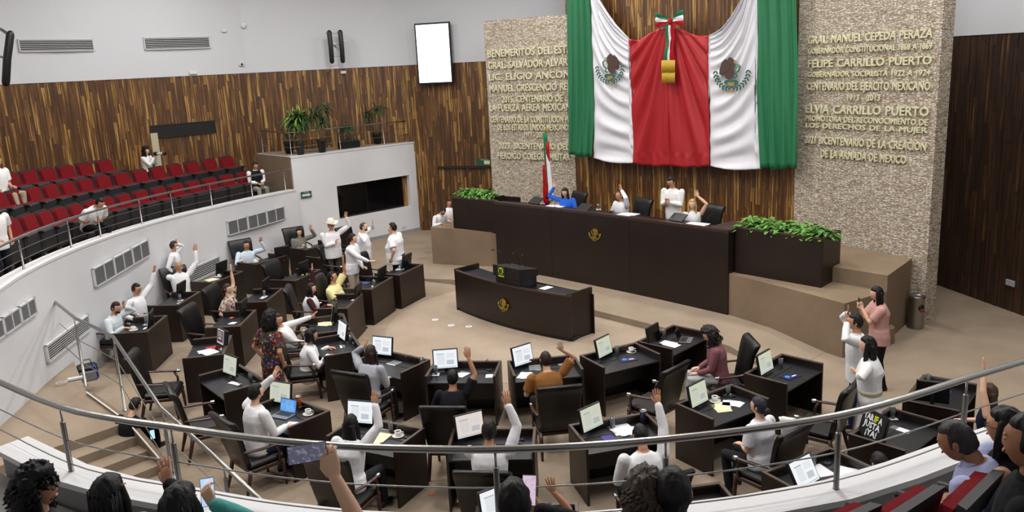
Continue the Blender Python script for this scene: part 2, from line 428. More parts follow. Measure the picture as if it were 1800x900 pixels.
# ---- stone panels with raised brass lettering
FONT_T = []
def stone_panel(name, a, b, h, thick, lines):
    A, B = S(*a), S(*b); u = Vector((B.x-A.x, B.y-A.y)); Lw = u.length; u.normalize(); ang = math.atan2(u.y, u.x)
    o = MB().box(0, Lw, 0, thick, 0, h).obj(name, M_STONE, None, (A.x, A.y, 0), ang); struct(o)
    for txt, x0, y0, x1, y1, hp in lines:
        p = ray_plane(x0, y0, A, B); q = ray_plane(x1, y1, A, B)
        cu = bpy.data.curves.new('t', 'FONT'); cu.body = txt; cu.size = 1; cu.extrude = .10; cu.offset = .018; cu.resolution_u = 2
        cu.space_word = 1.3
        to = bpy.data.objects.new('lettering', cu); C.objects.link(to)
        capz = abs(ray_plane((x0+x1)/2, (y0+y1)/2-hp, A, B).z - ray_plane((x0+x1)/2, (y0+y1)/2, A, B).z)
        FONT_T.append((to, o, Vector(((Vector((p.x-A.x, p.y-A.y)).dot(u)), -.045, (p.z+q.z)/2)), math.hypot(q.x-p.x, q.y-p.y), capz))
    return o
def px3(lst, ox, s=3.0): return [(t, ox+a/s, b/s, ox+c/s, d/s, h) for t, a, b, c, d, h in lst]
RL = px3([('GRAL. MANUEL CEPEDA PERAZA', 668, 228, 1325, 198, 14), ('GOBERNADOR CONSTITUCIONAL 1868 A 1869', 668, 281, 1322, 260, 10),
 ('FELIPE CARRILLO PUERTO', 668, 352, 1320, 341, 14), ('GOBERNADOR SOCIALISTA 1922 A 1924', 665, 402, 1312, 400, 9.5),
 ('CENTENARIO DEL EJERCITO MEXICANO', 662, 470, 1312, 478, 14), ('1913 - 2013', 875, 528, 1048, 530, 10.5), ('ELVIA CARRILLO PUERTO', 655, 592, 1305, 612, 15),
 ('PROMOTORA DEL RECONOCIMIENTO DE', 655, 634, 1300, 662, 10), ('LOS DERECHOS DE LA MUJER', 655, 668, 1298, 703, 9),
 ('2021 BICENTENARIO DE LA CREACION', 650, 748, 1290, 798, 13.5), ('DE LA ARMADA DE MEXICO', 735, 823, 1185, 866, 13.5)], 1200)
LL = px3([('BENEMERITOS DEL ESTADO', 778, 303, 1290, 272, 13), ('GRAL. SALVADOR ALVARADO', 780, 362, 1285, 342, 12.5), ('LIC. ELIGIO ANCONA', 782, 420, 1250, 411, 12),
 ('MANUEL CRESCENCIO REJON', 786, 482, 1265, 473, 12), ('2015, CENTENARIO DE', 852, 540, 1172, 534, 11.5), ('LA FUERZA AEREA MEXICANA', 787, 585, 1240, 582, 12),
 ('CENTENARIO DE LA CONSTITUCION POLITICA', 793, 646, 1290, 644, 11), ('DE LOS ESTADOS UNIDOS MEXICANOS', 830, 686, 1212, 687, 10.5), ('1917 - 2017', 970, 723, 1080, 725, 9.5),
 ('2023, BICENTENARIO DEL', 835, 785, 1205, 786, 10.5), ('HEROICO COLEGIO MILITAR', 830, 838, 1212, 842, 11)], 600)
stone_panel('wall_stone_right', (3.8, 6.58), (7.42, 5.81), 9.2, .42, RL)
stone_panel('wall_stone_left', (-6.98, 5.9), (-3.72, 6.58), 7.57, .42, LL)

# ---- stage platforms (carpeted) left and right of the long desk
def sprism(name, pts, z0, z1, m, kind='structure', parent=None):
    mb = MB(); mb.prism([(S(*p).x, S(*p).y) for p in pts], z0, z1); o = mb.obj(name, m, parent)
    if kind: o['kind'] = kind
    return o
PF = 1.06
sprism('floor_presidium', [(-4.15, 3.62), (3.85, 3.62), (3.85, 6.6), (-4.15, 6.6)], 0, PF, M_CARPETW)
sprism('floor_stage_right', [(3.86, 3.75), (6.15, 4.12), (7.3, 4.05), (7.1, 5.8), (3.86, 6.55)], 0, 1.5, M_CARPETW)
sprism('floor_stage_left', [(-7.1, 4.45), (-4.16, 3.75), (-4.16, 6.6), (-7.0, 5.9)], 0, PF, M_CARPETW)
sprism('floor_step_right', [(3.86, 3.44), (5.5, 3.1), (7.02, 2.71), (7.3, 4.06), (6.15, 4.13), (3.86, 3.8)], 0, 1.16, M_CARPETW)
sprism('floor_step_left', [(-6.76, 2.95), (-5.5, 3.25), (-4.2, 3.5), (-4.2, 3.8), (-7.05, 4.46)], 0, 1.2, M_CARPETW)
sprism('floor_block_right', [(7.03, 2.85), (7.3, 3.3), (7.45, 4.2), (7.3, 4.4), (7.04, 3.2)], 0, .35, M_CARPETW)

# ---- left gallery: curved white parapet, tiers
capL = [(520, 333, 2.35), (450, 347, 2.38), (380, 363, 2.42), (313, 379, 2.47), (241, 399, 2.58), (171, 422, 2.72), (105, 448, 2.81), (41, 480, 2.83), (0, 507, 2.80), (-60, 548, 2.74), (-130, 600, 2.68)]
PW = [W(x, y, z) for x, y, z in capL]            # runs from the booth towards the camera; room on the left of travel
PWs = smooth_poly(PW, 3)
zc = lambda i: PWs[i].z
ob = offset_poly(PWs, .02)
mb = wall_strip(PWs, 0, lambda i: PWs[i].z-.05, -.22); struct(mb.obj('wall_gallery_left', M_WHITE))
mb = wall_strip(ob, lambda i: PWs[i].z-.05, lambda i: PWs[i].z, -.34); struct(mb.obj('trim_gallery_left', M_CAP))
for k, (d0, d1, dz) in enumerate(((.2, 1.75, -.4), (1.75, 2.65, .08), (2.65, 6.0, .42))):
    a = offset_poly(PWs, -d0); b = offset_poly(PWs, -d1); rs = []
    for i in range(len(PWs)-0):
        z = PWs[i].z+dz
        rs.append([(a[i].x, a[i].y, z-.5 if k else 1.0), (b[i].x, b[i].y, z-.5 if k else 1.0), (b[i].x, b[i].y, z), (a[i].x, a[i].y, z)])
    struct(MB().rings(rs, 0, False).obj('floor_tier', M_CARPET if k < 3 else M_GREY))

# ---- control booth with window
BX = -11.65
A_, B_ = S(BX, 0.95), S(BX, 6.25)
def bpt(px, py): p = ray_plane(px, py, A_, B_); q = Vector((p.x, p.y))-O2; return q.dot(ND), p.z
wn0, wz1 = bpt(592, 329); wn1, wz1b = bpt(719, 306); _, wz0 = bpt(722, 363)
wz1 = (wz1+wz1b)/2
def sbox(mb, x0, x1, n0, n1, z0, z1, mi=0):
    mb.prism([(S(x0, n0).x, S(x0, n0).y), (S(x1, n0).x, S(x1, n0).y), (S(x1, n1).x, S(x1, n1).y), (S(x0, n1).x, S(x0, n1).y)], z0, z1, mi)
mb = MB()
for n0, n1, z0, z1 in ((.95, wn0, 0, 3.4), (wn1, 6.25, 0, 3.4), (wn0, wn1, 0, wz0), (wn0, wn1, wz1, 3.4)): sbox(mb, BX-.25, BX, n0, n1, z0, z1)
struct(mb.obj('wall_booth', M_WHITE))
mb = MB(); mb.prism([(S(*p).x, S(*p).y) for p in ((BX+.02, .93), (BX+.02, 6.27), (-11.8, 6.3), (-14.25, 1.0))], 3.4, 3.45); struct(mb.obj('floor_booth_roof', M_CAP))
mb = MB(); mb.prism([(S(*p).x, S(*p).y) for p in ((BX-.3, 1.0), (BX-.1, 6.1), (-11.8, 6.2), (-14.2, 1.05))], 3.45, 3.47); struct(mb.obj('floor_booth_carpet', M_CARPET))
mb = MB(); sbox(mb, -14.2, BX-.02, .9, 1.0, 1.9, 3.44); struct(mb.obj('wall_booth_side', M_CARPETW))
mb = MB(); sbox(mb, BX-.28, BX-.22, wn0-.05, wn1+.05, wz0-.05, wz0); sbox(mb, BX-.28, BX-.22, wn0-.05, wn1+.05, wz1, wz1+.05)
sbox(mb, BX-.28, BX-.22, wn0-.05, wn0, wz0, wz1); sbox(mb, BX-.28, BX-.22, wn1, wn1+.05, wz0, wz1)
wf = struct(mb.obj('window_1', M_WHITE))
mb = MB(); sbox(mb, BX-.262, BX-.25, wn0, wn1, wz0, wz1); mb.obj('window_pane', mat('tinted_mirror_glass', '0b0b0d', .06, spec=.6), wf)
mb = MB(); sbox(mb, BX-.263, BX-.235, 1.0+(wn1-1)*.62, 1.0+(wn1-1)*.62+.03, wz0, wz1); mb.obj('mullion', M_BLACK, wf)
mb = MB(); sbox(mb, BX, BX+.015, 1.0, 6.2, 0, .12); struct(mb.obj('baseboard_booth', mat('grey_skirting', '8e8f93', .7)))

# ---- landing and stairs bottom left
LZ = .6
pl = [W(-90, 775, LZ), W(0, 738, LZ), W(60, 690, LZ), W(130, 635, LZ), W(152, 690, LZ), W(188, 716, LZ), W(222, 743, LZ), W(76, 793, LZ), W(-60, 840, LZ)]
struct(MB().prism([(p.x, p.y) for p in pl], 0, LZ).obj('floor_landing', M_CARPET))
e0a, e0b = W(76, 793, LZ), W(222, 743, LZ)
ed = Vector((e0b.x-e0a.x, e0b.y-e0a.y)).normalized(); sd = Vector((ed.y, -ed.x))
if sd.y > 0: sd = -sd
for k in range(1, 4):
    z = LZ-.15*k; a = Vector((e0a.x, e0a.y))-ed*1.2+sd*(.02+.36*(k-1)); b = Vector((e0b.x, e0b.y))+sd*(.0+.36*(k-1))
    c, d = b+sd*.36, a+sd*.36
    struct(MB().prism([(a.x, a.y), (b.x, b.y), (c.x, c.y), (d.x, d.y)], 0, z).obj('floor_step', M_CARPET))
# carpeted stringer on the chamber side with a white metal nosing
sp = [(152, 690, LZ), (188, 716, LZ), (226, 744, LZ), (293, 822, .12), (340, 880, 0.02)]
st = [W(x, y, z+.04) for x, y, z in sp]
struct(wall_strip(st, 0, lambda i: st[i].z, .09).obj('trim_stringer', M_CARPETW))
struct(wall_strip(offset_poly(st, -.012), lambda i: st[i].z, lambda i: st[i].z+.02, .022).obj('trim_nosing', mat('white_nosing', 'd4d4d2', .5)))

# ---- near gallery parapet and floors
capN = [(-160, 560), (-60, 640), (0, 672), (105, 715), (200, 736), (300, 750), (450, 771), (600, 784), (735, 789), (870, 790), (1020, 784), (1170, 772), (1320, 755), (1475, 730), (1590, 700), (1700, 665), (1800, 635), (1900, 603), (2050, 550)]
RN = [W(x, y, 3.62) for x, y in capN]            # left to right; room (far side) on the left of travel
NCZ = 3.04
far = offset_poly(RN, .14); near = offset_poly(RN, -.16)
i0 = 2
mb = MB(); struct(wall_strip(offset_poly(RN, .1)[i0:], 0, NCZ-.05, -.2).obj('wall_gallery_near', M_GREY))
struct(wall_strip(far[i0:], NCZ-.05, NCZ, -.30).obj('trim_gallery_near', M_CAP))
a = offset_poly(RN, -.14)[i0:]; b = offset_poly(RN, -1.75)[i0:]; c = offset_poly(RN, -2.8)[i0:]; d = offset_poly(RN, -5)[i0:]
for (u, v, z, nm) in ((a, b, NCZ-.25, 'floor_gallery'), (b, c, NCZ+.2, 'floor_gallery_tier'), (c, d, NCZ+.65, 'floor_gallery_top')):
    rs = [[(p.x, p.y, z-.45), (q.x, q.y, z-.45), (q.x, q.y, z), (p.x, p.y, z)] for p, q in zip(u, v)]
    struct(MB().rings(rs, 0, False).obj(nm, mat('grey_gallery_floor', '6e6c68', .85)))

# =================================================================== RAILINGS
def railing(name, label, top, zrail, zbase, posts, cables, r=.024, pr=.026, style=0, base_loc=None):
    'top: polyline xy of the rail; zrail/zbase functions of index along polyline'
    loc = top[len(top)//2]; t = thing(name, label, 'railing', (loc.x, loc.y, zbase(len(top)//2)))
    L = Vector((loc.x, loc.y, zbase(len(top)//2)))
    P = [Vector((p.x, p.y, zrail(i)))-L for i, p in enumerate(top)]
    MB().tube(P, r, 12).obj('handrail', M_STEEL, t)
    for fr in cables:
        MB().tube([Vector((p.x, p.y, zbase(i)+(zrail(i)-zbase(i))*fr))-L for i, p in enumerate(top)], .006 if r < .03 else .009, 6).obj('cable', M_CABLE, t)
    for fi in posts:
        i = int(fi); f = fi-i; j = min(i+1, len(top)-1)
        x, y = top[i].x*(1-f)+top[j].x*f, top[i].y*(1-f)+top[j].y*f; zb = zbase(i)*(1-f)+zbase(j)*f; zr = zrail(i)*(1-f)+zrail(j)*f
        hh = zr-zb-.02
        m_ = MB(); m_.lathe([(pr*1.15, 0), (pr*1.15, .006), (pr, .008), (pr, hh*.79), (pr*.97, hh*.795), (.009, hh*.8), (.0085, hh*.805), (.0085, hh)], 12)
        m_.obj('post', M_STEEL, t, Vector((x, y, zb))-L)
    return t
# left gallery rail on the parapet
PR = offset_poly(PW, -.14); PRs = smooth_poly(PR, 4)
zb_ = lambda i: PRs[i].z
zr_ = lambda i: PRs[i].z + .18*(6.2-PRs[i].z)
def nearest_idx(poly, px, py, z):
    p = W(px, py, z); best = min(range(len(poly)-1), key=lambda i: (Vector((poly[i].x, poly[i].y))-Vector((p.x, p.y))).length)
    return float(best)
postsL = [nearest_idx(PRs, x, y, z) for x, y, z in ((516, 335, 2.35), (447, 347, 2.38), (379, 362, 2.42), (309, 378, 2.47), (239, 397, 2.53), (171, 421, 2.6), (105, 447, 2.68), (41, 480, 2.76), (-20, 516, 2.85))]
railing('guard_rail', 'curved steel guard rail with wires on the white parapet of the left gallery', PRs, zr_, zb_, postsL, (.3, .62), .027, .022)
# near gallery rail
RNs = smooth_poly(RN, 3)
posN = [nearest_idx(RNs, x, y, 3.62) for x, y in ((105, 715), (302, 751), (868, 790), (1168, 772), (1475, 731), (1687, 669))]
railing('guard_rail', 'thick steel guard rail crossing the bottom of the view in front of the onlookers', RNs, lambda i: 3.62, lambda i: NCZ, posN, (.12, .5), .027, .021)
# booth roof rail
br = [S(-14.0, 1.15, 3.47), S(BX-.12, 1.05, 3.47), S(BX-.12, 3.0), S(BX-.12, 4.9), S(BX-.12, 6.05)]
brn = [br[0], br[1], br[2], br[3], br[4]]
railing('guard_rail', 'thin steel guard rail around the potted palms on the booth roof', brn, lambda i: 4.25, lambda i: 3.47, (0, 1, 2, 3, 4), (.35, .66), .02, .016)
# stair rail in the chamber
t = thing('stair_rail', 'steel stair rail bending down beside the carpeted steps', 'railing', W(152, 690, LZ))
L = t.location.copy()
rp = [(84, 521, 1.97), (98, 532, 1.96), (133, 560, 1.96), (170, 577, 1.96), (199, 592, 1.96), (283, 717, 1.58), (372, 797, 1.36), (482, 902, 1.32)]
RP = [W(*q) for q in rp]
MB().tube([p-L for p in RP], .03, 12).obj('handrail', M_STEEL, t)
tp = W(84, 521, 1.97); tq = W(96, 652, LZ); MB().tube([tp-L, tp+Vector((-.05, -.02, -.15))-L, Vector((tp.x*.5+tq.x*.5-.06, tp.y*.5+tq.y*.5, 1.2))-L, tq-L], .028, 10).obj('rail_return', M_STEEL, t)
for (x, y, z, k) in ((93, 529, LZ, 1), (130, 558, LZ, 2), (199, 592, LZ, 4), (285, 720, .05, 5), (393, 818, 0, 6)):
    p = W(x, y, {1: 1.96, 2: 1.96, 4: 1.96, 5: 1.575, 6: 1.345}[k]); zt = {1: 1.93, 2: 1.93, 4: 1.93, 5: 1.55, 6: 1.32}[k]
    MB().lathe([(.045, 0), (.045, .012), (.026, .016), (.026, (zt-z)*.88), (.012, (zt-z)*.9), (.012, zt-z)], 12).obj('post', M_STEEL, t, Vector((p.x, p.y, z))-L)
for fr in (.35, .68):
    pts = []
    for q, zbv in zip(RP[1:], (LZ, LZ, LZ, LZ, .1, 0, 0)): pts.append(Vector((q.x, q.y, zbv+(q.z-zbv)*fr))-L)
    MB().tube(pts, .008, 6).obj('cable', M_CABLE, t)

# =================================================================== PRESIDIUM
def arcn(x): return 3.52 - .0085*x*x          # the long desk's front bows away in the middle
t = thing('presidium_desk', 'long dark wood raised bench with brass eagle emblem in front of the flag', 'desk', S(0, 3.5))
L = t.location.copy()
def front_strip(x0, x1, z0, z1, th, k=12, dn=0.0):
    pts = [S(x0+(x1-x0)*i/k, arcn(x0+(x1-x0)*i/k)+dn)-L for i in range(k+1)]
    return wall_strip([Vector((p.x, p.y, 0)) for p in pts], z0, z1, th)
for a, b in ((-4.12, -1.9), (-1.9, .9), (.9, 3.86)):
    front_strip(a+.004, b-.004, .0, 2.12, .06).obj('front_panel', M_DARKWOOD, t)
front_strip(-4.14, 3.9, 2.12, 2.19, .12).obj('top_rim', mat('wenge_top_edge', '3b2c26', .3), t)
front_strip(-4.1, 3.84, 1.98, 2.05, .85, dn=.1).obj('desktop', mat('black_red_leather_top', '1d1518', .35), t)
front_strip(3.84, 3.9, 0, 2.15, .95).obj('end_panel', M_DARKWOOD, t)
mb = MB(); mb.prism([(p.x, p.y) for p in (S(3.3, 3.5)-L, S(3.92, 3.45)-L, S(3.98, 4.4)-L, S(3.35, 4.45)-L)], 2.12, 2.2); mb.obj('corner_top', mat('wenge_top_edge', '3b2c26', .3), t)
# left wing and its planter
t2 = thing('planter_bench', 'dark wood bench wing with ferns at the left end of the presidium', 'planter', S(-5, 3.6, 1.2))
L2 = t2.location.copy()
def sw(pts, z0, z1, th, LL): return wall_strip([Vector(((S(*p)-LL).x, (S(*p)-LL).y, 0)) for p in pts], z0, z1, th)
sw([(-5.95, 3.25), (-4.14, 3.5)], -.02, .96, .06, L2).obj('front_panel', M_DARKWOOD, t2)
sw([(-5.95, 4.25), (-5.95, 3.25)], -.02, .96, .06, L2).obj('side_panel', M_DARKWOOD, t2)
sw([(-4.14, 4.5), (-5.95, 4.25)], -.02, .96, .05, L2).obj('back_panel', M_DARKWOOD, t2)
sw([(-4.75, 4.35), (-4.75, 3.45)], .3, 1.0, .05, L2).obj('divider', M_DARKWOOD, t2)
sw([(-5.95, 3.25), (-4.14, 3.5)], .96, 1.0, .09, L2).obj('top_rim', M_RIM, t2)
sw([(-4.7, 3.5), (-4.14, 3.55)], .78, .84, .85, L2).obj('desktop', M_TOP, t2)
# right planter
t3 = thing('planter_box', 'large dark wood planter box full of bright green pots right of the presidium', 'planter', S(5, 3.9, 1.16))
L3 = t3.location.copy()
zp = 1.06
a_, b_, c_, d_ = (3.95, 3.6), (6.12, 3.5), (6.05, 4.5), (3.95, 4.55)
sw([a_, b_], 0, zp, .05, L3).obj('front_panel', M_DARKWOOD, t3); sw([b_, c_], 0, zp, .05, L3).obj('side_panel', M_DARKWOOD, t3)
sw([c_, d_], 0, zp, .05, L3).obj('back_panel', M_DARKWOOD, t3); sw([d_, a_], 0, zp, .05, L3).obj('side_panel', M_DARKWOOD, t3)
for p, q in ((a_, b_), (b_, c_), (c_, d_)): sw([p, q], zp, zp+.03, .08, L3).obj('rim', M_RIM, t3)
sw([(3.99, 3.68), (6.0, 3.6)], .74, .79, .78, L3).obj('shelf', M_BLACK, t3)

# ---- leaves
def leaf(mb, base, d, ln, wd, droop, mi=0, k=4, up=Vector((0, 0, 1))):
    d = d.normalized(); s = d.cross(up)
    if s.length < .1: s = Vector((1, 0, 0))
    s.normalize(); pts = []; p = base.copy(); dd = d.copy()
    prev = None
    vs = []
    for i in range(k+1):
        f = i/k; wv = wd*math.sin(PI*min(.97, .12+.85*f))
        vs += [p-s*wv*.5, p+s*wv*.5]
        dd = (dd + Vector((0, 0, -droop/k))).normalized(); p = p+dd*ln/k
    mb.add(vs, [(2*i, 2*i+1, 2*i+3, 2*i+2) for i in range(k)], mi, True)
M_LEAFB = mat('bright_leaf', '6d9c46', .5, var=(9, '47802c', 2, .35, .65)); M_LEAFD = mat('dark_leaf', '3e6136', .5, var=(5, '2a4726', 2, .35, .65))
M_LEAFY = mat('yellow_leaf', '7f9b3a', .5); M_POT = mat('black_pot', '17171a', .4); M_POTG = mat('grey_green_pot', '56615a', .5)
M_SOIL = mat('soil', '2a2018', .95)
def bush_pot(loc, label, group, rnd, sc=1.0, potm=M_POTG):
    t = thing('potted_plant', label, 'plant', loc, rnd.random()*6, group)
    MB().lathe([(.07, 0), (.10, .15), (.108, .155), (.1, .165), (.09, .14)], 14).obj('pot', potm, t)
    mb = MB()
    for i in range(150):
        a = rnd.random()*2*PI; e = rnd.uniform(.1, 1.4); r = rnd.uniform(.05, .22)*sc
        b = Vector((math.cos(a)*math.cos(e)*r*1.25, math.sin(a)*math.cos(e)*r*1.25, .17+math.sin(e)*r*1.1))
        d = Vector((math.cos(a+rnd.uniform(-.8, .8)), math.sin(a+rnd.uniform(-.8, .8)), rnd.uniform(-.2, .9)))
        leaf(mb, b, d, rnd.uniform(.08, .13)*sc, rnd.uniform(.05, .08)*sc, .9, 0, 3)
    for i in range(10):
        a = rnd.random()*2*PI; mb.tube([(0, 0, .12), (math.cos(a)*.08, math.sin(a)*.08, .26*sc)], .004, 4, 1)
    stuff(mb.obj('foliage', [M_LEAFB, M_LEAFD], t)); return t
rnd = random.Random(11)
for i in range(7):
    f = i/6; loc = S(4.17+f*1.72, 3.93+.08*math.sin(i*2), 1.95)
    bush_pot(loc, ('first','second','third','fourth','fifth','sixth','seventh')[i]+' bright green leafy pot from the left in the right planter box', 'green pots in the right planter', rnd, 1.42)
for i in range(6):
    f = i/5; loc = S(-5.8+f*.98, 3.62+.12*(i % 2)+.1*f, 2.0)
    bush_pot(loc, ('first','second','third','fourth','fifth','sixth')[i]+' green leafy pot from the left on the left bench wing', 'green pots in the left planter', rnd, 1.2)
MB().box(-.55, .55, -.3, .3, -.05, 0).obj('planter_shelf', M_BLACK, t2, S(-5.35, 3.75, 2.0)-L2, STA+.13)

def palm(loc, label, h, n, ln, wd, potr, poth, rnd, canes=3, m2=None, spread=.25):
    t = thing('potted_palm', label, 'plant', loc, 0, 'potted palms on the booth roof')
    MB().lathe([(potr*.72, 0), (potr, poth*.9), (potr*1.07, poth*.92), (potr*1.07, poth), (potr*.93, poth), (potr*.9, poth*.9)], 18).obj('pot', M_POT, t)
    MB().lathe([(.0, poth*.86), (potr*.9, poth*.88), (.0, poth*.9)], 18).obj('soil', M_SOIL, t)
    lv = MB(); stem = MB()
    for c in range(canes):
        a = 2*PI*c/canes+rnd.random(); hh = h*rnd.uniform(.7, 1)
        top = Vector((math.cos(a)*spread*hh, math.sin(a)*spread*hh, hh)); stem.tube([(math.cos(a)*.03, math.sin(a)*.03, poth*.85), top*.55+Vector((0, 0, poth*.3)), top], [.018, .014, .011], 6)
        for i in range(n):
            aa = rnd.random()*2*PI; e = rnd.uniform(-.3, 1.3); z = -rnd.random()*.35*hh*.5
            leaf(lv, top+Vector((0, 0, z)), Vector((math.cos(aa)*math.cos(e), math.sin(aa)*math.cos(e), math.sin(e)+.15)), ln*rnd.uniform(.7, 1.1), wd, 1.5, 1 if (m2 and rnd.random() < .45 and z > -.12) else 0, 5)
    for i in range(30):
        aa = rnd.random()*2*PI; leaf(lv, Vector((math.cos(aa)*potr*.5, math.sin(aa)*potr*.5, poth*.9)), Vector((math.cos(aa), math.sin(aa), 1.0)), .16, .03, 1.4, 0, 3)
    stem.obj('stem', mat('cane', '8a7a5c', .7), t); stuff(lv.obj('foliage', [M_LEAFD, m2 or M_LEAFD], t)); return t
def onroof(px, py): return W(px, py, 3.47)
palm(onroof(529, 271), 'tall bushy dracaena with yellow-green crown in a black pot, left end of booth roof', 1.5, 130, .6, .045, .16, .42, rnd, 4, M_LEAFY, .13)
palm(onroof(509, 270), 'black pot with a low plant behind the yellow-green dracaena', .75, 20, .3, .03, .18, .42, rnd, 2, None, .1)
palm(onroof(567, 267), 'slender dracaena with thin canes in a black pot, second from left on booth roof', 1.6, 55, .5, .04, .17, .44, rnd, 4, None, .16)
palm(onroof(664, 253), 'spreading dracaena with bare forked canes, right end of booth roof', 1.5, 50, .38, .035, .17, .44, rnd, 4, None, .24)
t = thing('trough_planter', 'long black trough with a spiky plant between the palms on booth roof', 'plant', onroof(614, 260), STA+PI/2)
MB().box(-.42, .42, -.14, .14, 0, .26, bev=.04).obj('trough', M_POT, t)
mb = MB()
for i in range(60):
    aa = rnd.random()*2*PI; leaf(mb, Vector((rnd.uniform(-.36, .36), rnd.uniform(-.1, .1), .25)), Vector((math.cos(aa), math.sin(aa), 1.6)), .18, .03, 1.2, 0, 3)
for i in range(60):
    aa = rnd.random()*2*PI; leaf(mb, Vector((-.05, 0, .75)), Vector((math.cos(aa), math.sin(aa), rnd.uniform(.1, 1.4))), .5, .04, 1.7, 0, 5)
mb.tube([(0, 0, .2), (-.05, 0, .75)], .015, 6, 0); stuff(mb.obj('foliage', [M_LEAFD], t))

# =================================================================== SPEAKER'S LECTERN DESK
t = thing('rostrum_desk', 'free-standing curved dark wood speaking desk with a brass eagle in mid floor', 'desk', W(905, 560, 0))
L = t.location.copy()
xl, nl = -1.98, 0.02
FLp = [Vector((W(803, 545, 0)).xy), Vector(W(1005, 602, 0).xy)]
u = (FLp[1]-FLp[0]); Lw = u.length; u.normalize(); nn = Vector((-u.y, u.x))
if nn.y < 0: nn = -nn
def LP(a, b): q = FLp[0]+u*a*Lw+nn*b; return Vector((q.x-L.x, q.y-L.y, 0))
bow = lambda a: -.22*4*a*(1-a)
k = 16
mbp = lambda z0, z1, off, th, a0=0, a1=1: wall_strip([LP(a0+(a1-a0)*i/k, bow(a0+(a1-a0)*i/k)+off) for i in range(k+1)], z0, z1, th)
mbp(0, .09, .04, .6).obj('plinth', M_BLACK, t)
mbp(.09, 1.05, 0, .05).obj('front_panel', M_DARKWOOD, t)
mbp(1.05, 1.09, -.01, .08).obj('front_rim', mat('wenge_top_edge', '3b2c26', .3), t)
mbp(.95, 1.0, .04, .72, .01, .99).obj('desktop', mat('blue_black_leather', '1c1f2a', .3), t)
for a in (0.0, .985):
    pts = [LP(a, 0.0), LP(a, .8)]
    wall_strip(pts, .0, 1.11, .06 if a else -.06).obj('side_panel', M_DARKWOOD, t)
wall_strip([LP(0, .76), LP(1, .76)], .0, .95, .03).obj('back_panel', M_DARKWOOD, t)
# tabletop lectern with shield
t = thing('lectern', 'black tabletop lectern with gold shield and gooseneck microphones on the speaking desk', 'lectern', W(908, 502, 1.0), math.atan2(u.y, u.x))
MB().box(-.42, .42, -.28, .28, 0, .28, bev=.01).obj('base', M_BLACK, t)
mb = MB(); mb.prism([(-.46, -.32), (.46, -.32), (.46, .3), (-.46, .3)], .26, [.52, .52, .42, .42]); mb.obj('desk_box', M_BLACK, t)
MB().box(-.27, -.03, -.345, -.325, .3, .5).obj('shield_plate', mat('green_shield', '2c4a1c', .4), t)
sh = MB()
sh.prism([(-.14+.08*math.cos(i*PI/8), .41+.085*math.sin(i*PI/8)) for i in range(16)], 0, .01, 0, Matrix.Translation((-.01, -.345, 0)) @ Matrix.Rotation(PI/2, 4, 'X'))
sh.obj('shield_crest', mat('yellow_crest', 'c9c23a', .5), t)
MB().box(-.2, -.1, -.362, -.352, .35, .46).obj('crest_inner', mat('green_shield', '2c4a1c', .4), t)
MB().box(-.25, -.05, -.35, -.34, .27, .295).obj('crest_scroll', mat('yellow_crest', 'c9c23a', .5), t)
for x, a in ((-.3, -.2), (.05, .15), (.25, .25)):
    MB().tube([(x, .1, .45), (x+a*.3, .0, .68), (x+a*.7, -.12, .82), (x+a, -.22, .86)], .007, 6).obj('gooseneck', M_BLACK, t)
    MB().tube([(x+a, -.22, .86), (x+a*1.2, -.28, .86)], .016, 8).obj('microphone', M_BLACK, t)

# ---- emblem: eagle in profile on a cactus inside a half wreath (relief, faces -y)
def eagle_relief(parent, name_prefix, R, ms, dep=.02):
    'ms: dict of materials body, wreath, snake, accent'
    def plate(poly, z0, z1, nm, m):
        MB().prism([(x*R, y*R) for x, y in poly], z0, z1, 0, Matrix.Rotation(PI/2, 4, 'X')).obj(nm, m, parent)
    body = [(-.1, .62), (.02, .72), (.16, .7), (.22, .6), (.34, .66), (.52, .5), (.62, .25), (.66, -.02), (.5, -.12), (.38, -.05), (.3, -.25), (.1, -.3), (-.05, -.2), (-.16, .0), (-.1, .2), (-.2, .35), (-.16, .45), (-.3, .48)]
    wing = [(.05, .45), (.3, .58), (.55, .36), (.6, .05), (.42, .0), (.25, .1), (.1, .2)]
    plate(body, 0, dep, name_prefix+'_body', ms[0]); plate(wing, dep, dep*1.7, name_prefix+'_wing', ms[0])
    plate([(-.3, .5), (-.14, .58), (-.12, .48), (-.2, .4)], dep, dep*1.6, name_prefix+'_beak', ms[3])
    MB().tube([(-.3*R, -dep, .4*R), (-.45*R, -dep, .3*R), (-.38*R, -dep, .1*R), (-.22*R, -dep, .0), (-.3*R, -dep, -.15*R), (-.15*R, -dep, -.22*R)], .045*R, 6).obj('snake', ms[2], parent)
    plate([(-.25, -.3), (.3, -.3), (.42, -.44), (.2, -.56), (-.2, -.56), (-.4, -.44)], 0, dep, 'cactus', ms[1])
    plate([(-.14, -.42), (.16, -.42), (.22, -.52), (0, -.6), (-.2, -.52)], dep, dep*1.5, 'rock', ms[3])
    mb = MB()
    for i in range(16):
        a = PI*(1.0+1.0*i/15); s = 1 if i < 8 else -1
        for rr, o in ((.80, .5), (.94, -.5)):
            c = Vector((math.cos(a)*rr*R, 0, math.sin(a)*rr*R*.9+.05*R)); ta = a+PI/2+o*s*1.5
            M = Matrix.Translation((0, 0, 0)) @ Matrix.Rotation(-ta, 4, 'Y')
            mb.ell(c, (.105*R, dep*.9, .045*R), 6, 4, 0, M)
    mb.obj('wreath', ms[1], parent)
    plate([(-.12, -.78), (.12, -.78), (.2, -.92), (0, -.84), (-.2, -.92)], 0, dep*1.3, 'ribbon', ms[3])
g = [M_GOLD]*4
p = ray_plane(1046, 411, S(-.5, arcn(0)), S(.5, arcn(0)))
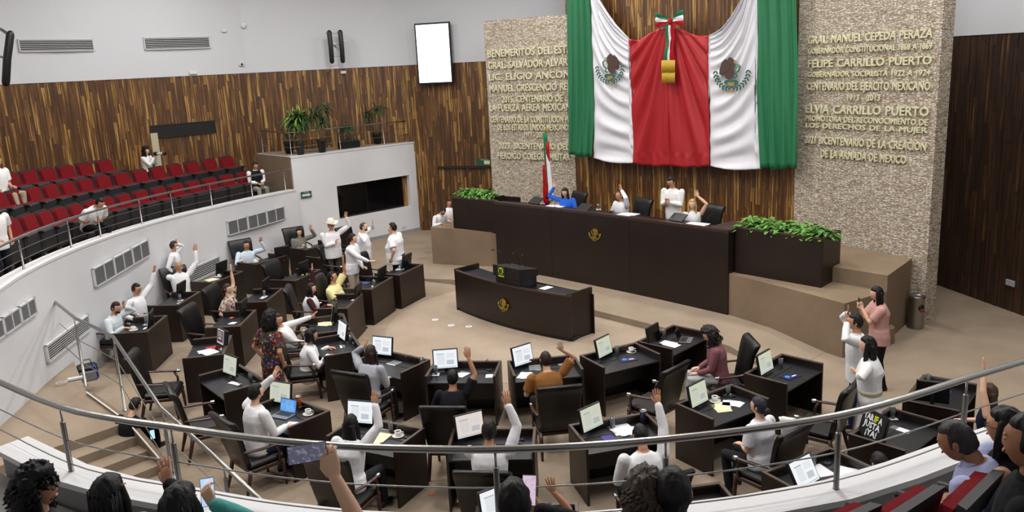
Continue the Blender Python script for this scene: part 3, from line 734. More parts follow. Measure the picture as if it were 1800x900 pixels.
e = thing('emblem', 'brass eagle emblem on the front of the long raised bench', 'emblem', (p.x-ND.x*.02, p.y-ND.y*.02, p.z), STA)
eagle_relief(e, 'eagle', .22, g)
am = .42; q = FLp[0]+u*am*Lw+nn*(bow(am)-.03); best = None
pe = W(885, 536, .58); am = (Vector(pe.xy)-FLp[0]).dot(u)/Lw
q = FLp[0]+u*am*Lw+nn*(bow(am)-.03)
e = thing('emblem', 'brass eagle emblem on the front of the free-standing speaking desk', 'emblem', (q.x, q.y, .6), math.atan2(u.y, u.x)-.03)
eagle_relief(e, 'eagle', .20, g)

# =================================================================== GIANT FLAGS
NF = 6.22
def fx(px, py): return US(px, py, NF)
def curve(pts): return [fx(*p) for p in pts]
def interp(pts, f):
    'piecewise-linear by parameter'
    n = len(pts)-1; i = min(int(f*n), n-1); g_ = f*n-i
    return pts[i][0]*(1-g_)+pts[i+1][0]*g_, pts[i][1]*(1-g_)+pts[i+1][1]*g_
def strip(name, left, right, m, parent, nu, nv, fold, loc):
    'left/right edges as (x,z) lists top->bottom; cloth between, displaced by fold(u,v)'
    vs = []
    for j in range(nv+1):
        a = interp(left, j/nv); b = interp(right, j/nv)
        for i in range(nu+1):
            f = i/nu; x = a[0]*(1-f)+b[0]*f; z = a[1]*(1-f)+b[1]*f
            dn, dz = fold(f, j/nv); vs.append(S(x, NF-dn, z+dz)-loc)
    fs = [(j*(nu+1)+i, j*(nu+1)+i+1, (j+1)*(nu+1)+i+1, (j+1)*(nu+1)+i) for j in range(nv) for i in range(nu)]
    mb = MB(); mb.add(vs, fs, 0, True); o = mb.obj(name, m, parent)
    md = o.modifiers.new('thick', 'SOLIDIFY'); md.thickness = .012; md.offset = 0
    return o
M_FG = mat('flag_green', '1f7048', .62, bump=(8, .1, 3)); M_FW = mat('flag_white', 'dcdce2', .6, bump=(8, .1, 3)); M_FR = mat('flag_red', 'a4131c', .6, bump=(8, .1, 3))
def resamp(pts, n=12):
    # resample by z
    zs = [p[1] for p in pts]; out = []
    for i in range(n+1):
        z = zs[0]+(zs[-1]-zs[0])*i/n
        for a, b in zip(pts[:-1], pts[1:]):
            if (a[1]-z)*(b[1]-z) <= 1e-9: f = 0 if a[1] == b[1] else (a[1]-z)/(a[1]-b[1]); out.append((a[0]*(1-f)+b[0]*f, z)); break
        else: out.append(pts[-1] if i else pts[0])
    return out
def ext(c, ztop): return [(c[0][0], ztop)]+c
for side in (0, 1):
    if side == 0:
        e0 = ext(curve([(1001, 0), (1003, 140), (1003, 272)]), 9.3); e1 = ext(curve([(1040, 0), (1043, 67), (1045, 150), (1048, 200), (1045, 277)]), 9.2)
        e2 = curve([(1108, 68), (1112, 100), (1116, 150), (1118, 200), (1116, 286)])
        e3 = curve([(1180, 46), (1180, 120), (1181, 200), (1181, 290)])
        cap = fx(1055, 0); swag = curve([(1067, 20), (1083, 43), (1100, 61), (1108, 68)]); swr = curve([(1108, 68), (1125, 71), (1147, 58), (1163, 49), (1180, 46)])
    else:
        e0 = ext(curve([(1404, 0), (1407, 133), (1403, 296)]), 9.3); e1 = ext(curve([(1333, 7), (1335, 67), (1333, 160), (1337, 233), (1341, 296)]), 9.2)
        e2 = curve([(1249, 62), (1245, 100), (1247, 150), (1250, 200), (1250, 291)])
        e3 = curve([(1180, 46), (1180, 120), (1181, 200), (1181, 290)])
        cap = fx(1308, 0); swag = curve([(1290, 30), (1273, 50), (1260, 58), (1249, 62)]); swr = curve([(1249, 62), (1232, 63), (1215, 58), (1198, 50), (1180, 46)])
    loc = S((e0[-1][0]+e3[-1][0])/2, NF, 3.3)
    t = thing('draped_flag', ('left' if side == 0 else 'right')+' half of the giant green, white and red flag draped behind the presidium', 'flag', loc, 0)
    rr = random.Random(5+side)
    def fgreen(f, v, s=side): return (.07+.055*math.sin(f*21+1.2*math.sin(v*3))*(.5+.5*v)+.02*math.sin(f*47+v*5), .03*math.sin(f*9)*(v > .98))
    strip('green_band', resamp(e0), resamp(e1), M_FG, t, 40, 40, fgreen, loc)
    # white band: grid whose rows hang as swags between outer top (high) and inner top (low)
    inner = resamp(e2); outer = resamp(e1)
    zt_o = 9.2; zt_i = e2[0][1]; zb_o = e1[-1][1]; zb_i = e2[-1][1]
    nu, nv = 40, 170; vs = []
    def xat(c, z):
        for a, b in zip(c[:-1], c[1:]):
            if (a[1]-z)*(b[1]-z) <= 1e-9 and a[1] != b[1]:
                f = (a[1]-z)/(a[1]-b[1]); return a[0]*(1-f)+b[0]*f
        return c[0][0] if z > c[0][1] else c[-1][0]
    topc = [(e1[0][0], 9.2), cap]+swag
    for j in range(nv+1):
        v = j/nv
        for i in range(nu+1):
            f = i/nu
            zo = zt_o+(zb_o-zt_o)*v; zi = zt_i+(zb_i-zt_i)*v
            xo = xat(e1, zo); xi = xat(e2, zi)
            # straight chord, then sag
            g_ = f
            x = xo*(1-g_)+xi*g_
            # shape of the top curve: concave swag
            zlin = zo*(1-g_)+zi*g_
            sg = (1-v)
            # top profile height at this x
            fp = [(p[0]-xo)/(xi-xo) if abs(xi-xo) > 1e-6 else 0 for p in topc]
            zc_ = None
            for a in range(len(topc)-1):
                if (fp[a]-g_)*(fp[a+1]-g_) <= 0 and fp[a] != fp[a+1]:
                    q_ = (g_-fp[a])/(fp[a+1]-fp[a]); zc_ = topc[a][1]*(1-q_)+topc[a+1][1]*q_
            if zc_ is None: zc_ = zlin
            dz = (zc_-zlin)*sg**1.2 if v < 1 else 0
            sag = -.30*math.sin(PI*g_)*math.sin(PI*min(1, v*1.02))*(1.0)
            z = zlin+dz+sag - (.06*math.sin(PI*g_) if v > .97 else 0)
            A_f = .075*(math.sin(PI*min(max(g_, .02), .98))**.6)
            ph = v*84+1.7*math.sin(g_*2.4+side)+2.2*math.sin(v*5)
            dn = .06+A_f*(math.sin(ph)*.6+.4*math.sin(ph*.53+2*g_)) + .02*math.sin(g_*30)*(v > .6)*(v-.6)
            vs.append(S(x, NF-dn, z)-loc)
    fs = [(j*(nu+1)+i, j*(nu+1)+i+1, (j+1)*(nu+1)+i+1, (j+1)*(nu+1)+i) for j in range(nv) for i in range(nu)]
    o = MB().add(vs, fs, 0, True).obj('white_band', M_FW, t); md = o.modifiers.new('thick', 'SOLIDIFY'); md.thickness = .012
    # red band: folds fan out from the bow
    vs = []; nu, nv = 44, 60
    for j in range(nv+1):
        v = j/nv
        for i in range(nu+1):
            f = i/nu; n_ = len(swr)-1; k_ = min(int(f*n_), n_-1); g_ = f*n_-k_
            zt = swr[k_][1]*(1-g_)+swr[k_+1][1]*g_; xt = swr[k_][0]*(1-g_)+swr[k_+1][0]*g_
            xb = e2[-1][0]*(1-f)+e3[-1][0]*f; zb = e2[-1][1]*(1-f)+e3[-1][1]*f-.05*math.sin(PI*f)+.012*math.sin(f*17)
            z = zt*(1-v)+zb*v; x = xt*(1-v)+xb*v
            if i == 0: x = xat(e2, z)
            # fans: angle from the bow point
            bx, bz = e3[0]; an = math.atan2(abs(x-bx)+.02, max(bz-z, .0)+.35)
            rad = math.hypot(x-bx, z-bz)
            ef = min(1, f/.14); dn = .08+ef*min(.085, .02+.04*rad)*(math.sin(an*30+.8*math.sin(z*1.5))*.7+.3*math.sin(an*53)) + (.02*math.sin(f*26) if v > .9 else 0)
            vs.append(S(x, NF-dn, z)-loc)
    fs = [(j*(nu+1)+i, j*(nu+1)+i+1, (j+1)*(nu+1)+i+1, (j+1)*(nu+1)+i) for j in range(nv) for i in range(nu)]
    o = MB().add(vs, fs, 0, True).obj('red_band', M_FR, t); md = o.modifiers.new('thick', 'SOLIDIFY'); md.thickness = .012
    ex, ez = fx(*((1078, 119) if side == 0 else (1292, 128)))
    em = MB(); ms = [mat('eagle_brown', '4a3830', .7), mat('wreath_green', '2f5f52', .7), mat('snake_green', '3f7a55', .7), mat('crest_ochre', '9a8250', .7)]
    et = bpy.data.objects.new('flag_emblem', None); C.objects.link(et); et.parent = t
    pp = S(ex, NF-.16, ez)-loc; et.location = pp; et.rotation_euler = (0, 0, STA)
    if side: et.scale = (-1, 1, 1)
    eagle_relief(et, 'eagle', .55, ms, .012)
# bow and ribbons
t = thing('ribbon_bow', 'tricolour ribbon bow with gold fringed tails where the two flags meet', 'bow', S(0.03, NF-.25, 6.9), STA)
def bx_(px, py): x, z = US(px, py, NF-.25); return x-.03, z-6.9
for sd_, xo, xk, ys in ((-1, 1156, 1177, ((20, 30, 32, 35), (30, 39, 35, 38), (39, 48, 38, 42))), (1, 1203, 1183, ((16, 26, 32, 35), (26, 36, 35, 38), (36, 46, 38, 42)))):
    for (ya, yb, yc, yd), c in zip(ys, ('1f7048', 'dcdce2', 'a4131c')):
        vs = []
        for k in range(7):
            f = k/6; px = xo+(xk-xo)*f; y0, y1 = ya+(yc-ya)*f, yb+(yd-yb)*f
            for g_ in range(5):
                g = g_/4; (x_, z_) = bx_(px+(1.5*math.sin(g*PI) if k == 0 else 0)*sd_, y0+(y1-y0)*g); vs.append((x_, -.03-.10*math.sin(PI*min(1, f*.9+.1))-.02*math.sin(g*PI+f*4), z_))
        MB().add(vs, [(5*k+i, 5*k+i+1, 5*k+6+i, 5*k+5+i) for k in range(6) for i in range(4)], 0, True).obj('bow_loop', cloth(c, 'ribbon_'+c), t)
x0, z0 = bx_(1180, 38); MB().ell((x0, -.05, z0), (.07, .07, .09), 12, 8).obj('bow_knot', cloth('a4131c', 'ribbon_a4131c'), t)
for c, a, b, a2, b2 in (('1f7048', 1172, 1177, 1169, 1175), ('dcdce2', 1177, 1181, 1175, 1179), ('a4131c', 1181, 1186, 1179, 1186)):
    (xa, za), (xb, _), (xc, zc2), (xd, _) = bx_(a, 40), bx_(b, 40), bx_(a2, 106), bx_(b2, 106)
    vs = []
    for k in range(13):
        f = k/12
        for g_ in (0, .5, 1): vs.append(((xa*(1-g_)+xb*g_)*(1-f)+(xc*(1-g_)+xd*g_)*f, -.03-.03*math.sin(f*9+g_*2), za+(zc2-za)*f))
    MB().add(vs, [(3*k+i, 3*k+i+1, 3*k+4+i, 3*k+3+i) for k in range(12) for i in (0, 1)], 0, True).obj('ribbon_tail', cloth(c, 'ribbon_'+c), t)
for (a, b, y0, y1) in ((1165, 1177, 106, 127), (1177, 1189, 106, 127), (1166, 1178, 126, 145), (1178, 1189, 126, 145)):
    xa, za = bx_(a, y0); xb, zb = bx_(b, y1); mb = MB()
    k = 10
    for i in range(k):
        xx = xa+(xb-xa)*(i+.5)/k; mb.tube([(xx, -.06, za), (xx, -.065-.01*(i % 2), zb)], .012, 5)
    mb.obj('gold_fringe', mat('gold_fringe', 'b9962a', .5), t)
# standing flag on a pole
pt = ray_plane(958, 232, S(-1, 4.9), S(1, 4.9)); pb = ray_plane(963, 345, S(-1, 4.9), S(1, 4.9))
t = thing('pole_flag', 'furled green, white and red flag on a pole beside the woman in blue', 'flag', (pb.x, pb.y, PF))
L = t.location.copy(); zt = pt.z-PF
MB().lathe([(.18, 0), (.16, .05), (.03, .09), (.015, .12), (.015, zt), (.02, zt+.01), (.03, zt+.05), (.005, zt+.17)], 10).obj('pole', M_GOLD, t)
bpt_ = Vector(); 
for nm, c, a0, a1, zt_, zb_2, wd in (('green_fold', '1f7048', -.02, .06, zt-.02, zt-1.6, .14), ('white_fold', 'dcdce2', .05, .12, zt-.55, zt-2.05, .13), ('red_fold', 'a4131c', .07, -.02, zt-.3, zt-1.95, .16), ('red_fold', 'a4131c', -.1, -.05, zt-1.0, zt-2.15, .15)):
    r_ = []
    for k in range(9):
        f = k/8; z = zt_+(zb_2-zt_)*f; cx = a0+(a1-a0)*f; ww = wd*(.35+.65*f)
        r_.append([(XD.x*(cx+math.cos(2*PI*j/12)*ww*(1+.25*math.sin(3*j))), XD.y*(cx+math.cos(2*PI*j/12)*ww), z) if False else tuple((XD*(cx+math.cos(2*PI*j/12)*ww)+ND*(math.sin(2*PI*j/12)*.05*(1+.4*math.sin(j*2.2)))).to_3d()+Vector((0, 0, z+.06*math.cos(j)*f))) for j in range(12)])
    MB().rings(r_).obj(nm, cloth(c, 'ribbon_'+c), t)

# =================================================================== WALL FITTINGS
M_VDARK = mat('vent_dark', '17171a', .8); M_VENTW = mat('vent_frame', 'c9c9cb', .5); M_LOUV = mat('vent_louvre', '9b9ca0', .5); M_VENTB = mat('vent_brown', '1c1512', .6)
def vent(poly, tl, br, label, units, bars, frame_m, bar_m, off=.02, horizontal=True, lean=0.0, group=None):
    a, ang, nn = ray_wall(tl[0], tl[1], poly, off); b, _, _ = ray_wall(br[0], br[1], poly, off)
    z1, z0 = a.z, b.z
    w_ = math.hypot(b.x-a.x, b.y-a.y); c = (a+b)/2; u = Vector((b.x-a.x, b.y-a.y)).normalized(); ang = math.atan2(u.y, u.x)
    t = thing('air_vent', label, 'vent', (c.x, c.y, z0), ang, group); h = z1-z0
    M_ = t.matrix_basis
    k = len(units); tot = sum(units); x = -w_/2
    fr = MB(); dk = MB()
    fr.box(-w_/2, w_/2, -.03, 0, h-.03, h); fr.box(-w_/2, w_/2, -.03, 0, 0, .03)
    for i, q in enumerate(units):
        ww = w_*q/tot
        fr.box(x, x+.03, -.03, 0, 0, h); fr.box(x+ww-.03, x+ww, -.03, 0, 0, h)
        if bars[1] > 1: fr.box(x+ww/2-.012, x+ww/2+.012, -.032, 0, 0, h)
        x += ww
    dk.box(-w_/2+.02, w_/2-.02, -.012, -.002, .02, h-.02)
    fr.obj('frame', frame_m, t); dk.obj('backing', M_VDARK, t)
    n = bars[0]; x = -w_/2
    for i, q in enumerate(units):
        ww = w_*q/tot; lm = MB()
        for j in range(n):
            zz = .03+(h-.06)*(j+.5)/n; tk = (h-.06)/n*.3
            lm.box(x+.03, x+ww-.03, -.018, -.013, zz-tk/2, zz+tk/2)
        stuff(lm.obj('louvre', bar_m, t)); x += ww
    return t
PWr = PWs
vent(P_ARC, (28, 69), (164, 90), 'long slotted white vent high on the upper wall at the far left', [1], (6, 1), M_VENTW, M_VENTW, .06)
vent(P_ARC, (250, 66), (369, 85), 'long slotted white vent high on the upper wall, nearer the big screen', [1], (6, 1), M_VENTW, M_VENTW, .06)
vent(P_ARC, (262, 221), (379, 233), 'dark brown slotted vent in the plank wall above the gallery seats', [1], (8, 1), M_VENTB, M_VENTB, .04)
vent(PWr, (396, 386), (498, 386.5), 'x', [1, 1, 1], (12, 2), M_VENTW, M_LOUV) if False else None
def wvent(pts, label, units, bars, fm, bm, flip=1):
    'pts: four pixel corners tl,tr,br,bl on the curved wall'
    tl, _, nn = ray_wall(*pts[0], PWs, .0); tr, _, _ = ray_wall(*pts[1], PWs, .0); brr, _, _ = ray_wall(*pts[2], PWs, .0)
    z1 = (tl.z+tr.z)/2; z0 = brr.z; u = Vector((tr.x-tl.x, tr.y-tl.y)); w_ = u.length; u.normalize(); nn = Vector((u.y, -u.x))
    if nn.dot(Vector((CAM.x-tl.x, CAM.y-tl.y))) < 0: nn = -nn
    c = (tl+tr)/2; sag = 0.03
    ang = math.atan2(u.y, u.x); t = thing('air_vent', label, 'vent', (c.x+nn.x*sag, c.y+nn.y*sag, z0), ang, 'vents in the white curved wall'); h = z1-z0
    fr = MB(); x = -w_/2
    fr.box(-w_/2, w_/2, -.03, .02, h-.03, h); fr.box(-w_/2, w_/2, -.03, .02, 0, .03); tot = sum(units)
    for q in units:
        ww = w_*q/tot; fr.box(x, x+.04, -.03, .02, 0, h); fr.box(x+ww-.04, x+ww, -.03, .02, 0, h)
        if bars[1] > 1: fr.box(x+ww/2-.015, x+ww/2+.015, -.032, .02, 0, h)
        lm = MB()
        for j in range(bars[0]):
            zz = .03+(h-.06)*(j+.5)/bars[0]; tk = (h-.06)/bars[0]*.34; lm.box(x+.03, x+ww-.03, -.018, -.013, zz-tk/2, zz+tk/2)
        stuff(lm.obj('louvre', bm, t)); x += ww
    fr.obj('frame', fm, t); MB().box(-w_/2+.02, w_/2-.02, -.01, .0, .02, h-.02).obj('backing', M_VDARK, t); return t
wvent([(396, 385), (498, 366), (498, 386), (396, 407)], 'triple white grille on the curved wall below the far end of the gallery rail', [1, 1, 1], (12, 2), M_VENTW, M_LOUV)
wvent([(158, 464), (258, 428), (260, 450), (160, 492)], 'triple white grille in the middle of the curved white wall', [1, 1, 1], (12, 2), M_VENTW, M_LOUV)
wvent([(-34, 580), (56, 522), (60, 552), (-30, 612)], 'triple white grille on the curved wall at the left edge of view', [1, 1, 1], (12, 2), M_VENTW, M_LOUV)
wvent([(286, 487), (384, 453), (387, 474), (290, 510)], 'low black-slotted vent behind the white-haired man', [1], (7, 1), M_CAP, M_CAP)
wvent([(75, 604), (152, 556), (156, 580), (80, 628)], 'low black-slotted vent behind the stair rail', [1], (7, 1), M_CAP, M_CAP)
ALLW = P_ARC+P_FL[1:]
# big upright screen
A3, B3 = P_FL[1], P_FL[2]
c, ang, nn = ray_wall(768, 94, P_FL, .3); tl, _, _ = ray_wall(735, 42, P_FL, .3); tr, _, _ = ray_wall(797, 40, P_FL, .3); bl, _, _ = ray_wall(742, 148, P_FL, .3)
w_ = math.hypot(tr.x-tl.x, tr.y-tl.y); h_ = tl.z-bl.z
t = thing('wall_screen', 'tall upright bright white display screen hung high on the far left wall', 'screen', (c.x, c.y, c.z), ang)
MB().box(-w_/2, w_/2, -.04, .06, -h_/2, h_/2, bev=.01).obj('casing', mat('navy_black_casing', '10121c', .3), t)
MB().box(-w_/2+.06, w_/2-.06, -.045, -.041, -h_/2+.06, h_/2-.06).obj('display', mat('lit_white_screen', 'ffffff', .3, emit='f4f6ff', es=2.2), t)
MB().box(-.15, .15, .06, .3, -.2, .2).obj('bracket', M_BLACK, t)
# loudspeakers on brackets
def speaker(px, label, ang_extra=0, twin=True, sc=1.0, poly=None):
    c, ang, nn = ray_wall(px[0], px[1], poly or P_FL, .55); t = thing('line_speaker', label, 'speaker', c, ang+ang_extra)
    for s in ((-1, 1) if twin else (1,)):
        m_ = MB(); m_.tube([(s*.2*sc, 0, -.5*sc), (s*.2*sc, -.03, 0), (s*.2*sc, .0, .5*sc)], .085*sc, 10, roundcap=True); m_.obj('speaker_column', M_BLACK, t)
        MB().box(s*.2*sc-.09, s*.2*sc+.09, -.02, .1, .44*sc, .52*sc).obj('end_cap', M_STEEL, t)
    for z in (-.35, .05, .45): MB().box(-.22*sc, .22*sc, .03, .07, z*sc, z*sc+.03).obj('crossbar', M_STEEL, t)
    MB().tube([(0, .05, .0), (0, .38, .1)], .03, 8).obj('bracket_arm', M_STEEL, t)
speaker((588, 83), 'pair of slim black column speakers on a bracket high on the upper wall', .2, poly=ALLW)
c, ang, nn = ray_wall(10, 100, P_ARC, 3.5)
t = thing('line_speaker', 'single tilted black column speaker at the top left edge of view', 'speaker', W(12, 103, 6.2) if False else ray_wall(13, 103, offset_poly(P_ARC, -2.2))[0], 0.3)
MB().tube([(-.13, 0, -.58), (0, -.02, 0), (.16, 0, .58)], .12, 10, roundcap=True, flat=.8).obj('speaker_column', M_BLACK, t)
MB().tube([(.1, 0, .62), (-.1, .3, .75), (-.7, 1.5, .9)], .04, 8).obj('bracket_arm', M_STEEL, t); MB().tube([(-.0, 0, .0), (-.4, .8, .1), (-.7, 1.5, .9)], .03, 8).obj('bracket_arm', M_STEEL, t)
# small fittings
def fit(px, nm, label, cat, poly, size, m, rnd=False, off=.02):
    c, ang, nn = ray_wall(px[0], px[1], poly, off); t = thing(nm, label, cat, c, ang)
    if rnd: MB().lathe([(size[0], 0), (size[0], .03), (size[0]*.6, .05)], 16).obj('body', m, t).rotation_euler = (PI/2, 0, 0)
    else: MB().box(-size[0], size[0], -.04, .0, -size[1], size[1], bev=.008).obj('body', m, t)
    return t
fit((428, 45), 'smoke_detector', 'round white detector on the upper white wall', 'detector', ALLW, (.1,), M_CAP, True, .06)
fit((392, 54), 'junction_box', 'small white box beside the round detector', 'box', ALLW, (.08, .05), M_CAP, False, .06)
t = fit((423, 113), 'security_camera', 'small white camera with a black lens above the plank wall', 'camera', ALLW, (.09, .06), M_CAP, False, .06)
MB().lathe([(.035, 0), (.035, .04)], 12).obj('lens', M_BLACK, t, (0, -.04, 0)).rotation_euler = (PI/2, 0, 0)
fit((338, 128), 'wall_box', 'little white box where plank wall meets white wall', 'box', ALLW, (.13, .05), M_CAP, False, .06)
fit((603, 127), 'wall_box', 'little white box under the pair of black column speakers', 'box', ALLW, (.1, .05), M_CAP, False, .06)
fit((273, 263), 'notice_board', 'narrow cream panel on the plank wall behind the photographer', 'sign', ALLW, (.12, .55), mat('cream_panel', 'b5ac90', .6), False, .04)
t = fit((1780, 497), 'wall_plate', 'small grey louvred plate low on the dark right wall', 'vent', P_FR, (.13, .07), M_LOUV, False, .04)
def bfit(px, nm, label, cat, size, m):
    p = ray_plane(px[0], px[1], A_, B_); t = thing(nm, label, cat, (p.x+XD.x*.0, p.y+XD.y*.0, p.z), math.atan2(ND.y, ND.x)); MB().box(-size[0], size[0], -.03, 0, -size[1], size[1]).obj('plate', m, t); return t
M_SIGN = mat('exit_green', '1c4a35', .5, emit='1c4a35', es=.15)
def exit_sign(loc, ang, w, h, label, txt, arrow):
    t = thing('exit_sign', label, 'sign', loc, ang); MB().box(-w, w, -.03, 0, -h, h).obj('board', M_SIGN, t)
    if arrow: MB().add([(-w*.85, -.034, -h*.45), (w*.35, -.034, -h*.45), (w*.35, -.034, -h*.75), (w*.85, -.034, -.12*h), (w*.35, -.034, h*.5), (w*.35, -.034, h*.25), (-w*.85, -.034, h*.25)], [(0, 1, 2, 3, 4, 5, 6)]).obj('arrow', M_CAP, t)
    else: MB().box(w*.0, w*.8, -.034, -.031, -h*.5, h*.5).obj('pictogram', M_CREAM, t)
    cu = bpy.data.curves.new('t', 'FONT'); cu.body = txt; cu.size = 1; cu.resolution_u = 1; cu.extrude = .01
    to = bpy.data.objects.new('lettering', cu); C.objects.link(to); to['m'] = 'white_cap'
    FONT_T.append((to, t, Vector((-w*.5, -.036, h*.6)), w*1.0, h*.3)); return t

p = ray_plane(538, 342, S(BX+.03, 0), S(BX+.03, 3)); exit_sign(p, math.atan2(ND.y, ND.x), .2, .11, 'green exit sign with a white arrow on the white booth wall', 'SALIDA', True)
c, ang, nn = ray_wall(852, 285, P_FL, .05); exit_sign(c, ang, .28, .14, 'green exit sign at the edge of the left stone panel', 'SALIDA', False)
c, ang, nn = ray_wall(832, 293, P_FL, .05); t = thing('door_header', 'thin dark beam on the plank wall under the green exit sign', 'beam', c, ang); MB().box(-1.4, .9, -.06, 0, -.04, .04).obj('beam', M_VENTB, t)
p = ray_plane(710, 398, S(BX+.02, 0), S(BX+.02, 3)); t = thing('power_outlet', 'small white outlet low on the booth wall', 'outlet', p, math.atan2(ND.y, ND.x)); MB().box(-.06, .06, -.02, 0, -.05, .05).obj('plate', M_CAP, t)
# ash bin by the stone wall
t = thing('pedestal_bin', 'cylindrical steel waste bin at the foot of the right stone panel', 'bin', S(7.36, 5.52, 0))
MB().lathe([(.17, 0), (.175, .02), (.17, .04), (.17, .68), (.18, .69), (.18, .74), (.165, .75), (.15, .72)], 24).obj('body', M_STEEL, t)
mb = MB(); mb.ell((0, -.13, .5), (.09, .06, .1), 14, 8); mb.obj('opening', M_BLACK, t); MB().ell((.01, -.17, .44), (.06, .03, .05), 10, 6).obj('red_bag', mat('red_plastic', '8f1f22', .5), t)
t.rotation_euler = (0, 0, .25)
# floor discs and bits
for i, (x, y, l) in enumerate(((765, 562, 'leftmost small white floor disc before the speaking desk'), (793, 572, 'middle small white floor disc before the speaking desk'), (824, 574, 'rightmost small white floor disc before the speaking desk'))):
    t = thing('floor_marker', l, 'marker', W(x, y, .007)); MB().lathe([(.085, 0), (.085, .004), (.08, .006)], 20).obj('disc', M_CAP, t); MB().lathe([(.03, 0), (.03, .002)], 10).obj('print', mat('pale_blue', '9aa6c8', .6), t, (0, 0, .006))
t = thing('floor_paper', 'orange paper scrap on the carpet below the black-haired woman', 'paper', W(759, 869, .003)); MB().box(-.05, .05, -.025, .025, 0, .004).obj('sheet', mat('orange_paper', 'd8622a', .7), t)

# =================================================================== DESKS
DW, DD, DHT = 1.25, .78, .93
def make_desk():
    t = thing('member_desk', 'proto', 'desk')
    hw, hd = DW/2, DD/2
    MB().box(-hw, hw, hd-.04, hd, .0, DHT-.015).obj('front_panel', M_DARKWOOD, t)
    MB().box(-hw, hw, hd-.055, hd+.004, DHT-.03, DHT, bev=.004).obj('front_rim', M_RIM, t)
    for s in (-1, 1):
        MB().box(s*hw-.035 if s > 0 else -hw, hw if s > 0 else -hw+.035, -hd, hd-.04, .0, DHT-.015).obj('side_panel', M_DARKWOOD, t)
        MB().box(min(s*hw, s*(hw-.045)), max(s*hw, s*(hw-.045)), -hd, hd-.05, DHT-.03, DHT, bev=.004).obj('side_rim', M_RIM, t)
    MB().box(-hw+.035, hw-.035, -hd, hd-.04, .775, .8).obj('desktop', M_TOP, t)
    MB().box(-hw+.2, hw-.2, hd-.3, hd-.06, .801, .806).obj('cable_tray', M_BLACK, t)
    MB().box(-hw+.035, hw-.035, hd-.3, hd-.27, .3, .775).obj('modesty_panel', M_BLACK, t)
    return t
def FP(x, y): return (x, y)
DESKS = {   # key: (ax, ay, bx, by) front edge seen from the sitter, left -> right ; where
 'D1': (-2.42, 22.46, -3.0, 21.2), 'D2': (-3.12, 21.15, -3.51, 19.93), 'D3': (-3.66, 19.62, -3.82, 18.35), 'D3b': (-3.82, 17.98, -3.47, 16.75), 'D4': (-3.4, 16.58, -2.95, 15.4),
 'D5': (-2.64, 15.42, -1.59, 14.66), 'D6': (-1.53, 14.6, -.28, 14.42), 'D7': (-.18, 14.4, 1.05, 14.56), 'D8': (1.15, 14.5, 2.25, 15.06), 'D9': (2.3, 15.12, 3.15, 16.0),
 'D10': (3.79, 13.21, 4.72, 14.08), 'E1': (-5.25, 14.98, -4.42, 13.95), 'E2': (-3.97, 13.34, -3.02, 12.5), 'E3': (-2.55, 12.26, -1.43, 11.67), 'E4': (-1.0, 11.6, .22, 11.51),
 'E5': (.72, 11.54, 1.91, 11.84), 'E6': (2.41, 12.11, 3.48, 12.79), 'H1': (-5.97, 18.65, -5.97, 17.4), 'H2': (-5.83, 20.55, -5.92, 19.3), 'H3': (-5.27, 22.4, -5.7, 21.2),
 'J1': (-5.95, 16.8, -5.72, 15.55), 'G1': (-8.0, 18.58, -7.95, 17.3), 'G2': (-7.95, 20.62, -8.06, 19.38), 'G3': (-7.48, 22.62, -7.89, 21.48), 'G4': (-6.73, 24.46, -7.34, 23.43),
 'G5': (-5.6, 26.1, -6.3, 25.1), 'G6': (-4.75, 24.7, -5.45, 23.7), 'F1': (-.6, 9.32, .66, 9.29), 'F3': (1.25, 9.42, 2.49, 9.62), 'E7': (3.09, 9.83, 4.14, 10.4), 'E8': (4.58, 10.78, 5.5, 11.58), 'E9': (5.8, 11.8, 6.62, 12.8)}
DESC = {'D1': 'desk of the big standing man', 'D2': 'desk with a blue folder', 'D3': 'desk of the man in yellow', 'D3b': 'desk of the woman in the white vest',
 'D4': 'desk of the woman in the white blazer', 'D5': 'desk of the long-haired woman in grey', 'D6': 'desk of the person in black', 'D7': 'desk of the person in the brown shirt', 'D8': 'desk with a purple booklet and lidded glass',
 'D9': 'desk of the reader in mauve', 'D10': 'desk before the woman in the white dress', 'E1': 'unattended lit desk left of the laptop man', 'E2': 'desk of the man with the laptop and orange tumbler',
 'E3': 'desk of the black-haired woman in white', 'E4': 'desk of the centre front man in white', 'E5': 'desk of the man reading papers, arm raised', 'E6': 'desk of the woman with the dark bun', 'H1': 'desk of the woman in the embroidered blouse',
 'H2': 'unattended desk beyond the embroidered blouse', 'H3': 'desk with a beige folder below the cowboy hat man', 'J1': 'desk with a red folder and a poster on its screen', 'G1': 'desk of the bearded man in pale stripes', 'G2': 'desk of the man in glasses',
 'G3': 'desk of the white-haired man', 'G4': 'desk of the moustached man in pale blue', 'G5': 'desk of the woman in the grey cardigan', 'G6': 'desk with papers behind the ponytailed woman', 'F1': 'desk cut by the bottom edge', 'F3': 'dark desk behind the onlooker in lavender',
 'E7': 'desk close to the white parapet', 'E8': 'desk with the tariff placard', 'E9': 'desk of the woman in navy, far right'}
proto = make_desk(); DK = {}
first = True
for k, (ax, ay, bx, by) in DESKS.items():
    d = Vector((bx-ax, by-ay)); a = math.atan2(d.y, d.x); c = Vector(((ax+bx)/2, (ay+by)/2)); f = Vector((-math.sin(a), math.cos(a)))
    c = c - f*DD/2; DK[k] = (c.x, c.y, a)
    lab = 'dark wood member '+DESC[k]
    if first: proto.location = (c.x, c.y, 0); proto.rotation_euler = (0, 0, a); proto['label'] = lab; proto['group'] = 'member desks in curved rows'; first = False
    else: dup(proto, (c.x, c.y, 0), a, lab, 'member desks in curved rows')
